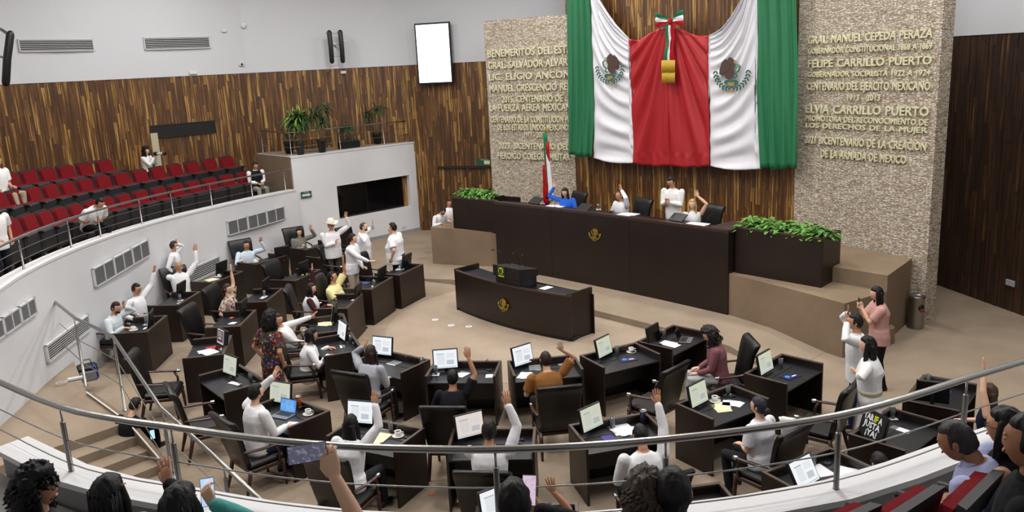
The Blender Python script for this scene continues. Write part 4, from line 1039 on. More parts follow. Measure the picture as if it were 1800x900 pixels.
def on(k, lx, ly, z=.8):
    x, y, a = DK[k]; return Vector((x+lx*math.cos(a)-ly*math.sin(a), y+lx*math.sin(a)+ly*math.cos(a), z))

# =================================================================== CHAIRS
def make_chair():
    t = thing('leather_chair', 'proto', 'chair')
    MB().box(-.29, .29, -.24, .3, .40, .50, bev=.035).obj('seat', M_LEATHER, t)
    mb = MB(); rs = []
    for y, z, hw, th in ((-.23, .42, .27, .07), (-.27, .6, .29, .08), (-.31, .8, .31, .08), (-.35, 1.0, .32, .08), (-.38, 1.08, .325, .1), (-.41, 1.14, .325, .11), (-.43, 1.17, .32, .06)):
        r = []
        for sx, sy in ((-1, -.8), (-.93, -1), (.93, -1), (1, -.8), (1, .8), (.93, 1), (.4, .75), (-.4, .75), (-.93, 1), (-1, .8)): r.append((sx*hw, y+sy*th/2, z))
        rs.append(r)
    mb.rings(rs, 0, True).obj('backrest', M_LEATHER, t)
    MB().box(-.3, .3, -.24, .29, .34, .40, bev=.01).obj('seat_frame', M_LEGWOOD, t)
    for sx in (-1, 1):
        MB().tube([(sx*.27, .26, .37), (sx*.275, .27, .2), (sx*.27, .28, 0)], [.032, .028, .018], 8).obj('leg', M_LEGWOOD, t)
        MB().tube([(sx*.27, -.22, .4), (sx*.275, -.27, .2), (sx*.28, -.33, 0)], [.032, .028, .018], 8).obj('leg', M_LEGWOOD, t)
        ar = MB(); ar.tube([(sx*.31, -.29, .70), (sx*.335, -.1, .68), (sx*.34, .1, .665), (sx*.335, .22, .66)], [.026, .03, .03, .026], 8, flat=.6, roundcap=True)
        a_o = ar.obj('armrest', M_LEGWOOD, t)
        MB().tube([(sx*.335, .15, .65), (sx*.32, .2, .55), (sx*.3, .2, .4)], [.022, .02, .024], 8).obj('arm_post', M_LEGWOOD, t)
        MB().tube([(sx*.335, .20, .664), (sx*.335, .235, .66)], .028, 10, roundcap=True).obj('chrome_tip', M_CHROME, t)
    return t
CH = make_chair(); ch_used = [False]
def place_chair(x, y, z, a, label, group='black leather armchairs in the chamber'):
    'a = heading the sitter faces'
    if not ch_used[0]:
        ch_used[0] = True; CH.scale = (1.1, 1.1, 1.1); CH.location = (x, y, z); CH.rotation_euler = (0, 0, a-PI/2); CH['label'] = label; CH['group'] = group; return CH
    return dup(CH, (x, y, z), a-PI/2, label, group)
R_d = math.radians
for px, py, a, l in ((132, 530, 35, 'big black leather chair seen from behind, next to the bent stair rail'), (478, 462, -20, 'empty leather chair right of the moustached man'), (572, 432, -15, 'empty leather chair just below the cowboy hat man'),
    (333, 540, -8, 'empty leather chair between the glasses man and the red folder desk'), (237, 622, 8, 'empty leather chair with thin arms beside the stair rail'), (306, 682, 30, 'empty brown-armed leather chair left of the lit monitor desk'),
    (1182, 643, 135, 'empty tilted leather chair behind the purple booklet desk'), (1490, 676, 140, 'leather chair on whose back the woman in white rests her hand'), (700, 366, -50, 'leather chair pushed behind the big standing man') if False else (605, 400, -30, 'leather chair back half hidden behind the cowboy hat man'),
    (500, 565, 10, 'x') if False else (0, 0, math.degrees(DK['D1'][2])+90, 'leather chair of the big standing man')):
    f = Vector((math.cos(R_d(a)), math.sin(R_d(a)))); p = W(px, py, 1.26) if px else on('D1', 0, -1.2)
    ch_ = place_chair(p.x+f.x*.38, p.y+f.y*.38, 0, R_d(a), l)
    if l.startswith('big'): big_chair = ch_
big_chair = [o for o in C.objects if str(o.get('label', '')).startswith('big black leather')][0]
HALL = math.atan2(-ND.y, -ND.x)
for px, py, l in ((1012, 338, 'executive leather chair right of the woman in blue'), (1124, 350, 'executive leather chair right of the man raising his hand at the raised bench'), (1247, 361, 'executive leather chair right of the blonde woman')):
    p = W(px, py, PF+1.27); place_chair(p.x-ND.x*.36, p.y-ND.y*.36, PF, HALL-.25, l, 'leather chairs of the presidium')

# =================================================================== RED GALLERY SEATS
def make_seat():
    t = thing('gallery_seat', 'proto', 'seat'); t.scale = (1.22, 1.1, 1.12)
    def shell(th0, th1, hw, z0, z1, lean):
        rs = []
        for f in (0, .15, .5, .85, 1):
            z = z0+(z1-z0)*f; w2 = hw*(1-.12*(f if f > .5 else 0)); yy = -.18-lean*f
            rs.append([(-w2, yy+th0, z), (-w2*.9, yy+th1, z), (w2*.9, yy+th1, z), (w2, yy+th0, z)])
        return MB().rings(rs, 0, False)
    shell(-.05, .0, .26, .30, .98, .16).obj('back_shell', M_SEATBLK, t)
    rs = []
    for f, s in ((0, .9), (.08, 1), (.5, 1), (.92, 1), (1, .9)):
        z = .42+.53*f; yy = -.19-.155*((z-.3)/.68); w2 = .235*s
        rs.append([(-w2, yy+.01, z), (-w2*.92, yy+.075, z), (w2*.92, yy+.075, z), (w2, yy+.01, z)])
    MB().rings(rs, 0, False).obj('back_cushion', M_RED, t)
    MB().box(-.235, .235, -.13, -.01, .42, .68, bev=.03).obj('seat_cushion', M_RED, t)
    MB().box(-.245, .245, -.01, .08, .22, .66, bev=.03).obj('seat_pan', M_SEATBLK, t)
    for s in (-1, 1):
        MB().box(s*.275-.025, s*.275+.025, -.2, .16, .62, .66, bev=.012).obj('armrest', M_SEATBLK, t)
        MB().box(s*.275-.02, s*.275+.02, -.16, .06, .0, .62).obj('side_support', M_SEATBLK, t)
    return t
GS = make_seat(); gs_used = [False]
def place_seat(x, y, z, a, label, group):
    if not gs_used[0]:
        gs_used[0] = True; GS.location = (x, y, z); GS.rotation_euler = (0, 0, a-PI/2); GS['label'] = label; GS['group'] = group; return GS
    return dup(GS, (x, y, z), a-PI/2, label, group)
ORD = ['first', 'second', 'third', 'fourth', 'fifth', 'sixth', 'seventh', 'eighth', 'ninth', 'tenth', 'eleventh', 'twelfth', 'thirteenth', 'fourteenth', 'fifteenth', 'sixteenth', 'seventeenth', 'eighteenth', 'nineteenth', 'twentieth', 'twenty-first', 'twenty-second', 'twenty-third', 'twenty-fourth', 'twenty-fifth', 'twenty-sixth', 'twenty-seventh']
SEATPOS = []
for row, (d, dz, skip, nmax, rn) in enumerate(((1.1, -.4, .9, 19, 'front'), (2.05, .08, .7, 19, 'middle'), (3.0, .42, 5.0, 13, 'back'))):
    off = offset_poly(PWs, -d); acc = 0; nxt = skip; n = 0
    for i in range(len(off)-1):
        a, b = off[i], off[i+1]; l = math.hypot(b.x-a.x, b.y-a.y)
        while nxt <= acc+l and n < nmax:
            f = (nxt-acc)/l; x, y, z = a.x+(b.x-a.x)*f, a.y+(b.y-a.y)*f, a.z+(b.z-a.z)*f+dz
            u = Vector((b.x-a.x, b.y-a.y)).normalized(); nn = Vector((-u.y, u.x))
            SEATPOS.append((row, n, x, y, z, math.atan2(nn.y, nn.x)))
            place_seat(x, y, z, math.atan2(nn.y, nn.x), 'red gallery seat, %s from the booth end of the %s row' % (ORD[n], rn), 'red seats in the left gallery')
            n += 1; nxt += .755
        acc += l

# =================================================================== MONITORS AND DESK THINGS
def screen_material(name, bg, es, kind=0):
    M, nt, b = nodes_of(name, .3); L = nt.links.new
    tc = N(nt, 'ShaderNodeTexCoord'); sp = N(nt, 'ShaderNodeSeparateXYZ'); L(tc.outputs['Object'], sp.inputs[0])
    # document page: two columns of faint text lines, grey block
    wv = N(nt, 'ShaderNodeMath', operation='FRACT'); ml = N(nt, 'ShaderNodeMath', operation='MULTIPLY'); ml.inputs[1].default_value = 70
    L(sp.outputs[2], ml.inputs[0]); L(ml.outputs[0], wv.inputs[0])
    gt = N(nt, 'ShaderNodeMath', operation='GREATER_THAN'); gt.inputs[1].default_value = .5; L(wv.outputs[0], gt.inputs[0])
    def rect(x0, x1, z0, z1):
        o = None
        for src, a, b_ in ((0, x0, x1), (2, z0, z1)):
            for op, v in (('GREATER_THAN', a), ('LESS_THAN', b_)):
                q = N(nt, 'ShaderNodeMath', operation=op); q.inputs[1].default_value = v; L(sp.outputs[src], q.inputs[0])
                if o is None: o = q
                else: m2 = N(nt, 'ShaderNodeMath', operation='MULTIPLY'); L(o.outputs[0], m2.inputs[0]); L(q.outputs[0], m2.inputs[1]); o = m2
        return o
    mx = None; cur = lin(bg)
    col = N(nt, 'ShaderNodeRGB'); col.outputs[0].default_value = lin(bg); last = col.outputs[0]
    for (x0, x1, z0, z1, c, line) in ((-.15, -.015, -.1, .08, 'ced1d4', True), (.015, .16, .02, .1, 'd6d8dc', True), (.02, .15, -.1, -.02, 'bfc3ca', False), (-.16, -.02, .085, .1, 'a5aaba', False), (-.19, .19, -.15, -.138, '9cc8d8', False)):
        r = rect(x0, x1, z0, z1); fac = r.outputs[0]
        if line: m2 = N(nt, 'ShaderNodeMath', operation='MULTIPLY'); L(fac, m2.inputs[0]); L(gt.outputs[0], m2.inputs[1]); fac = m2.outputs[0]
        x = N(nt, 'ShaderNodeMix', data_type='RGBA'); x.inputs[7].default_value = lin(c); L(fac, x.inputs[0]); L(last, x.inputs[6]); last = x.outputs[2]
    b.inputs['Base Color'].default_value = (.02, .02, .02, 1); L(last, b.inputs['Emission Color']); b.inputs['Emission Strength'].default_value = es
    return M
SCR = {'w': screen_material('screen_white', 'eef2f6', 1.0), 'y': screen_material('screen_yellowish', 'dde3c8', .8), 'p': screen_material('screen_pinkish', 'e9ddd4', .9), 'off': M_SCREENOFF, 'bk': M_SCREENOFF}
Z8 = .803
def P8(x, y, k=None, mx=.48, my=.26, z=Z8):
    p = W(x, y, z)
    if k:
        cx, cy, a = DK[k]; dx, dy = p.x-cx, p.y-cy; lx, ly = dx*math.cos(a)+dy*math.sin(a), -dx*math.sin(a)+dy*math.cos(a)
        lx, ly = max(-mx, min(mx, lx)), max(-my, min(my, ly)); p = on(k, lx, ly, z)
    return p
def monitor(px, face, lab, kind='w', z=None, tilt=-8, sc=1.07, floor=0.0, key=None):
    'px: pixel of the screen centre; face: heading the screen looks to (deg)'
    zc = (z if z is not None else 1.04)+floor
    c = W(px[0], px[1], zc) if not key else P8(px[0], px[1], key, .5, .3, zc); a = R_d(face)+PI/2
    t = thing('monitor', lab, 'monitor', (c.x, c.y, zc-.24*sc), a)
    w_, h_ = .215*sc, .172*sc
    M_ = Matrix.Translation((0, 0, .24*sc)) @ Matrix.Rotation(R_d(tilt), 4, 'X')
    def put(m_, nm, mt): o = m_.obj(nm, mt, t); o.location = (0, 0, .24*sc); o.rotation_euler = (R_d(tilt), 0, 0); return o
    put(MB().box(-w_, w_, 0, .045, -h_, h_, bev=.008), 'bezel', M_BLACK)
    put(MB().box(-w_+.02, w_-.02, -.004, .0, -h_+.022, h_-.02), 'display', SCR[kind])
    MB().box(-.03, .03, .03, .07, .01, .22*sc).obj('neck', M_BLACK, t)
    MB().lathe([(.11, 0), (.11, .012), (.05, .02)], 16).obj('foot', M_BLACK, t)
    return t
def mface(k, toe=0): return math.degrees(DK[k][2])-90+toe
MON = [((404, 642), 'E1', 10, 'y'), ((492, 690), 'E2', 15, 'y'), ((632, 724), 'E3', 10, 'w'), ((826, 747), 'E4', 30, 'p'), ((1040, 734), 'E5', 28, 'y'), ((1228, 692), 'E6', 10, 'y'),
 ((600, 579), 'D4', 10, 'w'), ((671, 608), 'D5', 12, 'w'), ((783, 631), 'D6', 12, 'w'), ((919, 624), 'D7', 30, 'w'), ((1062, 609), 'D8', 22, 'y'), ((1346, 637), 'D10', 2, 'y'),
 ((584, 540), 'D3b', -15, 'y'), ((1414, 829), 'E7', 8, 'w'), ((1640, 687), 'E9', 100, 'off'), ((390, 594), 'J1', 30, 'bk'), ((263, 560), 'G1', 10, 'w')]
for px, k, toe, kind in MON:
    monitor(px, mface(k, toe), 'computer monitor on the '+DESC[k], kind, tilt=-30 if k == 'E7' else -12, key=k)
for px, k, toe in (((330, 500), 'G2', 0), ((504, 452-9), 'G4', -25), ((478, 488) if False else (532, 470), 'H3', 0), ((474, 495), 'H2', 0), ((426, 540), 'H1', 0), ((671, 480), 'D2', 0), ((717, 456), 'D1', 0), ((646, 500), 'D3', 0), ((410, 462), 'G3', 0), ((1150, 588), 'D9', 5), ((872, 882), 'F1', 35)):
    monitor(px, mface(k, toe), 'computer monitor on the '+DESC[k], 'w' if k in ('F1',) else 'off', tilt=-10, key=k)
# presidium screens lie back on the desktop
for px, l in (((936, 355), 'low flat screen left of the woman in blue'), ((1021, 367), 'low flat screen right of the woman in blue'), ((1186, 385), 'low flat screen left of the blonde woman')):
    p = W(px[0], px[1], 2.15); t = thing('desk_screen', l+' on the raised bench', 'monitor', (p.x, p.y, 2.05), STA-.1)
    MB().box(-.22, .22, -.02, .02, 0, .3, bev=.008, M=Matrix.Translation((0, 0, .04)) @ Matrix.Rotation(R_d(-58), 4, 'X')).obj('panel', M_BLACK, t)
    MB().box(-.1, .1, 0, .2, 0, .02).obj('stand', M_BLACK, t)
def papers(p, a, n, label, m=None, wd=.21, ln=.297, rnd_=random.Random(3), nm='paper_stack'):
    t = thing(nm, label, 'paper', p, a)
    for i in range(n):
        o = MB().box(-wd/2, wd/2, -ln/2, ln/2, 0, .003).obj('sheet', m or M_PAPER, t, (rnd_.uniform(-.06, .06)*min(i, 2), rnd_.uniform(-.05, .05)*min(i, 2), .0035*i)); o.rotation_euler = (0, 0, rnd_.uniform(-.4, .4)*(i > 0))
    return t
def glass(p, label, h=.13):
    t = thing('water_glass', label, 'glass', p); t.scale = (1.2, 1.2, 1.25); MB().lathe([(.030, 0), (.034, h), (.031, h), (.028, .008)], 14).obj('tumbler', M_GLASS, t); MB().lathe([(.026, .009), (.029, h*.6)], 12).obj('water', mat('water', 'c8d4da', .05, trans=.8), t)
    MB().box(-.055, .055, -.055, .055, -.003, 0).obj('napkin', M_PAPER, t); return t
def cup(p, label):
    t = thing('coffee_cup', label, 'cup', p); t.scale = (1.2, 1.2, 1.2); MB().lathe([(.03, 0), (.075, .008), (.08, .016), (.04, .010)], 18).obj('saucer', M_CERAMIC, t)
    MB().lathe([(.025, .012), (.038, .03), (.043, .075), (.039, .075), (.03, .03)], 16).obj('cup', M_CERAMIC, t); MB().lathe([(.0, .064), (.039, .066)], 14).obj('coffee', M_COFFEE, t)
    MB().tube([(.04, 0, .06), (.07, 0, .055), (.065, 0, .03), (.035, 0, .03)], .006, 6).obj('handle', M_CERAMIC, t); return t
def mic(p, a, label):
    t = thing('gooseneck_microphone', label, 'microphone', p, a); MB().box(-.05, .05, -.04, .04, 0, .02, bev=.006).obj('base', M_BLACK, t)
    MB().tube([(0, 0, .02), (0, -.01, .14), (0, -.08, .24), (0, -.2, .27)], .004, 6).obj('gooseneck', M_BLACK, t); MB().tube([(0, -.2, .27), (0, -.25, .265)], .009, 8, roundcap=True).obj('capsule', M_BLACK, t); return t
def phone(p, a, label, rot=(0, 0, 0), m=None):
    t = thing('mobile_phone', label, 'phone', p, a); t.rotation_euler = (rot[0], rot[1], a+rot[2]); MB().box(-.038, .038, -.078, .078, 0, .008, bev=.003).obj('body', M_BLACK, t)
    MB().box(-.034, .034, -.074, .074, .008, .0095).obj('display', m or M_SCREENOFF, t); return t
an = lambda k: DK[k][2]
for x, y, k, n, lab, m_, wd, ln in (
  (413, 674, 'E1', 1, 'white slip', None, .28, .1), (520, 745, 'E2', 1, 'white slip', None, .3, .12), (693, 638, 'D5', 1, 'white sheet', None, .22, .22), (602, 609, 'D4', 1, 'small white card', None, .18, .1),
  (666, 772, 'E3', 3, 'cream open folder', M_CREAM, .22, .3), (680, 757, 'E3', 1, 'white sheet', None, .2, .25), (812, 658, 'D6', 1, 'white sheet', None, .2, .25), (862, 661, 'D6', 1, 'white card by the microphone', None, .16, .16),
  (922, 660, 'D7', 2, 'printed sheets', None, .21, .3), (940, 646, 'D7', 1, 'loose sheet', None, .21, .3), (983, 634, 'D7', 1, 'small sheet', None, .12, .1), (1180, 606, 'D9', 3, 'printed sheets', None, .21, .3),
  (1088, 757, 'E5', 4, 'scattered printed pages', None, .21, .3), (1268, 717, 'E6', 2, 'cream folder', M_CREAM, .24, .32), (1290, 709, 'E6', 2, 'printed form', None, .21, .28), (369, 618, 'J1', 4, 'white sheets', None, .21, .28),
  (575, 569, 'D3b', 2, 'open cream folder', M_CREAM, .3, .25), (561, 541, 'D3b', 1, 'cream sheet', M_CREAM, .25, .22), (1443, 828, 'E7', 2, 'curled sheets', None, .21, .3), (1492, 830, 'E7', 3, 'white printed pages', None, .24, .3),
  (1583, 755, 'E8', 1, 'white notice with a red seal', None, .12, .28), (1645, 683, 'E9', 3, 'white forms', None, .2, .26), (1622, 674, 'E9', 1, 'small napkin', None, .14, .1), (556, 472, 'H3', 1, 'cream sheet', M_CREAM, .22, .22),
  (592, 457, 'G6', 2, 'white sheets', None, .3, .22), (540, 434, 'G5', 1, 'small white card', None, .15, .1), (366, 492, 'G3', 2, 'cream sheets', M_CREAM, .25, .3), (463, 523, 'H2', 1, 'white card', None, .2, .1), (411, 568, 'H1', 2, 'white slips', None, .15, .1),
  (410, 556, 'H1', 1, 'small orange card', mat('orange_paper', 'd8622a', .7), .1, .08), (692, 473, 'D1', 1, 'white paper', None, .2, .14), (655, 506, 'D2', 1, 'white card', None, .12, .06), (634, 519, 'D3', 2, 'papers with pink notes', None, .12, .2), (256, 577, 'G1', 1, 'white card', None, .16, .08), (316, 532, 'G2', 1, 'white card', None, .16, .06), (1113, 757, 'E5', 2, 'white page fan', None, .21, .3)):
    papers(P8(x, y, k), an(k)+random.Random(x).uniform(-.5, .5), n, lab+' on the '+DESC[k], m_, wd, ln)
papers(P8(376, 612), an('J1')+.3, 1, 'red folder under the sheets on the desk with the poster screen', mat('red_card', 'a8232b', .6), .3, .3)
papers(P8(522, 504+4) if False else P8(640, 497), an('D2'), 1, 'blue folder beside the ponytailed woman', mat('blue_card', '3f4f86', .5), .2, .28)
papers(P8(1100, 768) if False else P8(1068, 769), an('E5'), 1, 'purple booklet on the desk of the man reading papers', mat('purple_card', '3a2a7c', .5), .18, .2)
papers(P8(1655, 690), an('E9'), 1, 'purple folder under the forms of the woman in navy', mat('purple_card', '3a2a7c', .5), .28, .24)
M_BLUEGLOW = mat('blue_print', '3f86d8', .4, emit='2f70c8', es=.25)
for (x, y, k, l) in ((1104, 632, 'D8', 'purple booklet with a blue globe mark near the lidded glass'), (1390, 662, 'D10', 'dark blue booklet with a glowing globe mark before the woman in white')):
    t = thing('booklet', l, 'booklet', P8(x, y), an(k)-.2); MB().box(-.16, .16, -.1, .1, 0, .006).obj('cover', mat('indigo_cover', '1b1746', .35), t)
    MB().lathe([(.05, 0), (.05, .002)], 18).obj('globe_mark', M_BLUEGLOW, t, (-.06, .02, .006)); MB().box(.01, .11, -.03, .0, .006, .008).obj('title_bar', M_PAPER, t)
for x, y, k in ((442, 668, 'E1'), (697, 750, 'E3'), (763, 646-3, 'D6') if False else (766, 655, 'D6'), (760, 632, 'D5'), (902, 757, 'E4'), (1072, 744, 'E5'), (1265, 686, 'E6'), (1083, 620, 'D8'), (1167, 590, 'D9'), (1428, 815, 'E7'), (1557, 728, 'E8'), (1624, 662, 'E9'), (965, 884, 'F1'), (400, 622, 'J1'), (258, 567, 'G1'), (317, 525, 'G2'), (601, 554, 'D3b'), (637, 596, 'D4'), (706, 470, 'D1'), (658, 500, 'D2'), (465, 518, 'H2'), (1372, 643, 'D10')):
    glass(P8(x, y+3, k, .54, .3), 'water glass on a napkin, on the '+DESC[k])
for x, y, k in ((544, 728, 'E2'), (700, 767, 'E3'), (1255, 705, 'E6'), (235, 581, 'G1'), (1101, 615, 'D8'), (697, 463, 'D1'), (447, 461, 'G4'), (384, 487, 'G3'), (1010, 898, 'F1')):
    cup(P8(x, y, k), 'white coffee cup on the '+DESC[k])
t = thing('mug', 'white mug with a blue crest in front of the man in yellow', 'mug', P8(600, 519), 0); MB().lathe([(.04, 0), (.042, .1), (.038, .1), (.036, .01)], 16).obj('mug_body', M_CERAMIC, t); MB().tube([(.04, 0, .08), (.075, 0, .07), (.07, 0, .03), (.04, 0, .02)], .007, 6).obj('handle', M_CERAMIC, t); MB().box(-.025, .025, -.046, -.04, .03, .08).obj('crest', mat('blue_print2', '2d4a8a', .5), t)
MKS = {'E1': .3, 'E2': .4, 'E3': .42, 'E4': .4, 'E5': .45, 'E6': .45, 'D5': .4, 'D6': .42, 'D8': .45, 'G1': -.35, 'G2': -.2, 'G3': 0, 'G4': -.4, 'H1': -.3, 'H2': -.35, 'D2': -.35, 'D1': -.35, 'E7': .4, 'D4': .35}
for k, lx in MKS.items(): mic(on(k, lx, .22, .806), DK[k][2], 'gooseneck microphone on the '+DESC[k])
def tumbler(p, c, label):
    t = thing('tumbler', label, 'tumbler', p); MB().lathe([(.042, 0), (.052, .18), (.055, .2)], 18).obj('body', mat('tumbler_'+c, c, .35), t); MB().lathe([(.056, .2), (.056, .225), (.04, .228), (.04, .222)], 18).obj('lid', M_STEEL, t); return t
tumbler(P8(533, 716, 'E2', .56, .31), 'd2621c', 'orange insulated tumbler beside the open laptop'); tumbler(P8(1130, 742, 'E5', .52), '1c2740', 'navy insulated tumbler behind the papers of the man with raised arm')
# laptop
def laptop(p, a, label, open_m, sc=1.0):
    t = thing('laptop', label, 'laptop', p, a); MB().box(-.17, .17, -.12, .12, 0, .014, bev=.004).obj('base', mat('silver_grey', '7d7f88', .4, .6), t); MB().box(-.14, .14, -.02, .1, .014, .0155).obj('keyboard', M_BLACK, t)
    M_ = Matrix.Translation((0, .12, .014)) @ Matrix.Rotation(R_d(-18), 4, 'X'); MB().box(-.17, .17, 0, .008, 0, .22, M=M_).obj('lid', M_BLACK, t); MB().box(-.16, .16, -.002, .0, .01, .21, M=M_).obj('display', open_m, t); return t
laptop(P8(497, 731), an('E2')+.25, 'open laptop with a blue seaside picture on its screen', mat('laptop_screen', '3a6fb0', .3, emit='3f7fc8', es=.8, var=(9, '7fb0d8', 2, .4, .6)))
laptop(P8(1206, 598), an('D9')+.4, 'open black laptop on the desk of the reader in mauve', M_SCREENOFF)
# placards
def placard(px, z, a, w_, h_, tilt, label, bgm, lines, nm='placard'):
    c = W(px[0], px[1], z); t = thing(nm, label, 'sign', c, a); t.rotation_euler = (R_d(tilt), 0, a)
    MB().box(-w_/2, w_/2, 0, .012, -h_/2, h_/2).obj('board', bgm, t)
    for txt, x0, x1, zz, cap, mm in lines:
        cu = bpy.data.curves.new('t', 'FONT'); cu.body = txt; cu.size = 1; cu.resolution_u = 1; cu.extrude = .01; cu.offset = .03
        to = bpy.data.objects.new('lettering', cu); C.objects.link(to); to['m'] = mm
        FONT_T.append((to, t, Vector((x0, -.004, zz)), x1-x0, cap))
    return t
mat('placard_yellow', 'd6e02a', .6)
monitor((1540, 748), 18, 'monitor with the tariff placard on its back', 'off', tilt=12, z=1.04)
placard((1533, 749), 1.06, R_d(-162)+PI/2, .44, .42, -16, 'black placard with bold white words about a fair tariff', M_BLACK,
  [('TAR', -.18, .0, .07, .085, 'paper'), ('IF', .01, .08, .07, .085, 'placard_yellow'), ('A', .09, .16, .07, .085, 'paper'), ('JUSTA', -.16, .15, -.035, .085, 'paper'), ('¡YA!', -.09, .12, -.14, .085, 'paper')])
placard((387, 592), 1.06, R_d(mface('J1', 30))+PI/2, .30, .29, -10, 'white bordered maroon poster fixed on the screen above the red folder', M_PAPER, [], 'poster')
p = bpy.data.objects['poster']; MB().box(-.13, .13, -.004, -.001, -.10, .13).obj('maroon_field', mat('maroon', '5c1f22', .6), p)
for i in range(6): MB().box(-.1, .1, -.007, -.004, .1-.03*i, .112-.03*i).obj('text_line', M_PAPER, p) if i != 4 else MB().box(-.07, .07, -.007, -.004, -.035, -.012).obj('text_line', M_PAPER, p)
# things on the presidium desktop
for x, y, l, wd in ((982, 362, 'thick stack of white papers before the woman in blue', .5), (1100, 377, 'white papers before the man raising his hand', .45), (1224, 395, 'white papers before the blonde woman', .55), (1012, 352, 'small white card left of the blue woman\'s chair', .2)):
    papers(W(x, y, 2.055), STA, 3, l, None, wd, .3)
for x, y, l in ((1052, 368, 'water glass on the raised bench near the seated man'), (945, 352, 'water glass near the left flat screen')): t = glass(W(x, y, 2.055), l)
papers(W(960, 506, 1.01), STA, 1, 'white sheet on the curved speaking desk', None, .2, .3)
for x, y, l in ((975, 365, 'gooseneck microphone before the woman in blue'), (1075, 372, 'gooseneck microphone before the seated man on the raised bench'), (1243, 398, 'gooseneck microphone right of the blonde woman')):
    mic(W(x, y, 2.055), STA+PI, l)
# bag, power strip at the landing
t = thing('camera_bag', 'grey and black camera bag with blue cable by the stair rail', 'bag', W(140, 655, LZ) if False else W(156, 668, .25), .5)
MB().box(-.2, .2, -.14, .14, 0, .34, bev=.05).obj('bag_body', M_BLACK, t); MB().box(-.16, .16, -.19, -.14, .02, .24, bev=.03).obj('front_pocket', mat('grey_nylon', '6d7078', .8), t)
MB().tube([(-.1, 0, .34), (-.08, 0, .44), (.08, 0, .44), (.1, 0, .34)], .012, 6).obj('handle', M_BLACK, t); MB().tube([(.1, -.1, .35), (.16, -.18, .3), (.2, -.2, .12), (.14, -.22, .05)], .008, 6).obj('blue_cable', mat('blue_cable', '2a3fd0', .4), t)
t = thing('power_strip', 'white power strip with coiled white cable on the landing', 'power strip', W(132, 662, LZ) if False else W(134, 667, LZ+.01), .5)
MB().box(-.15, .15, -.04, .04, 0, .05, bev=.008).obj('strip', M_CAP, t)
MB().tube([(-.15+.1*math.cos(i*.5)-.1, -.12+.07*math.sin(i*.5), .01+.002*i) for i in range(26)], .006, 5).obj('coiled_cable', M_CAP, t)
t = thing('cloth_jacket', 'white garment draped over the chair behind the woman with the bun', 'garment', W(1387, 752, 1.0), -.6)
rs = []
for f in range(7):
    v = f/6; wv = .15*(1-.55*v); rs.append([(math.cos(2*PI*j/14)*wv*(1+.12*math.sin(5*j+f)), math.sin(2*PI*j/14)*.05*(1+.3*math.sin(3*j)), .14-.42*v) for j in range(14)])
MB().rings(rs).obj('draped_cloth', cloth('e2e2e2'), t)

# =================================================================== PEOPLE
SKINS = {'l': mat('skin_light', 'd9ae92', .5, spec=.35), 'm': mat('skin_medium', 'bd8a6c', .5, spec=.35), 'd': mat('skin_tan', '9c6c50', .5, spec=.35)}
M_EYE = mat('eye_dark', '1a1210', .3); M_LIP = mat('lips', '8e4a42', .5); M_BROW = mat('brows', '1c1410', .8)
M_SHOE = mat('black_shoe', '101012', .4)
def hairmat(c): return mat('hair_'+c, c, .5, spec=.3, bump=(30, .6, 4, (1, 1, .12)))
JOBS = []; HEADS = {}
def bez(a, b, c, n=5): return [a*(1-t)**2+b*2*t*(1-t)+c*t*t for t in [i/n for i in range(n+1)]]
def head_fn(s, female):
    def fn(d):
        x, y, z = d
        r = Vector((.076*x, .098*y, .118*z))
        if z < 0: k = 1-.30*(-z)**1.5; r.x *= k; r.y *= (1-.12*(-z))            # jaw
        if y > 0:
            f = math.exp(-(x*x)/.012)*math.exp(-((z+.12)**2)/.018); r.y += .026*f      # nose
            f = math.exp(-(x*x)/.006)*math.exp(-((z-.10)**2)/.03); r.y += .006*f       # bridge
            for sx in (-.38, .38): r.y -= .010*math.exp(-((x-sx)**2)/.03)*math.exp(-((z-.06)**2)/.012)
            r.y += .006*math.exp(-((z-.27)**2)/.012)*(abs(x) < .7)                    # brow
            r.y += .007*math.exp(-(x*x)/.05)*math.exp(-((z+.46)**2)/.01)             # lips
            r.y += .008*math.exp(-(x*x)/.06)*math.exp(-((z+.82)**2)/.03)             # chin
        if y < 0 and z < -.2: r.y *= .86
        return r*s
    return fn
def hair_fn(s, style, rnd):
    ph = rnd.random()*9
    def fn(d):
        x, y, z = d
        base = Vector((.076*x, .098*y, .118*z))
        if z < 0: k = 1-.30*(-z)**1.5; base.x *= k
        line = .42+.25*(abs(x) < .35) if y > .0 else 0
        thr = .58 - 1.0*max(0.0, -y)*1.3 - .80*abs(x)*(1 if y < .25 else 0)          # hairline height as a function of direction
        if style in ('long', 'curly', 'bun', 'pony', 'bob'): thr -= .12 if y < .5 else .02
        t = 1/(1+math.exp(-(z-thr)*26))
        th = {'short': .013, 'buzz': .003, 'curly': .04, 'long': .018, 'bun': .014, 'pony': .014, 'bob': .03, 'bald': -.004}[style]
        n_ = noise.noise(Vector((x, y, z))*(5 if style == 'curly' else 3)+Vector((ph, 0, 0)))
        th = th*(1+.55*n_) + (.012*noise.noise(Vector((x, y, z))*14) if style == 'curly' else .003*noise.noise(Vector((x*3, y*3, z))*6))
        L = base.length or 1
        return (base*(1+(t*(th+.006)-.008)/L))*s
    return fn
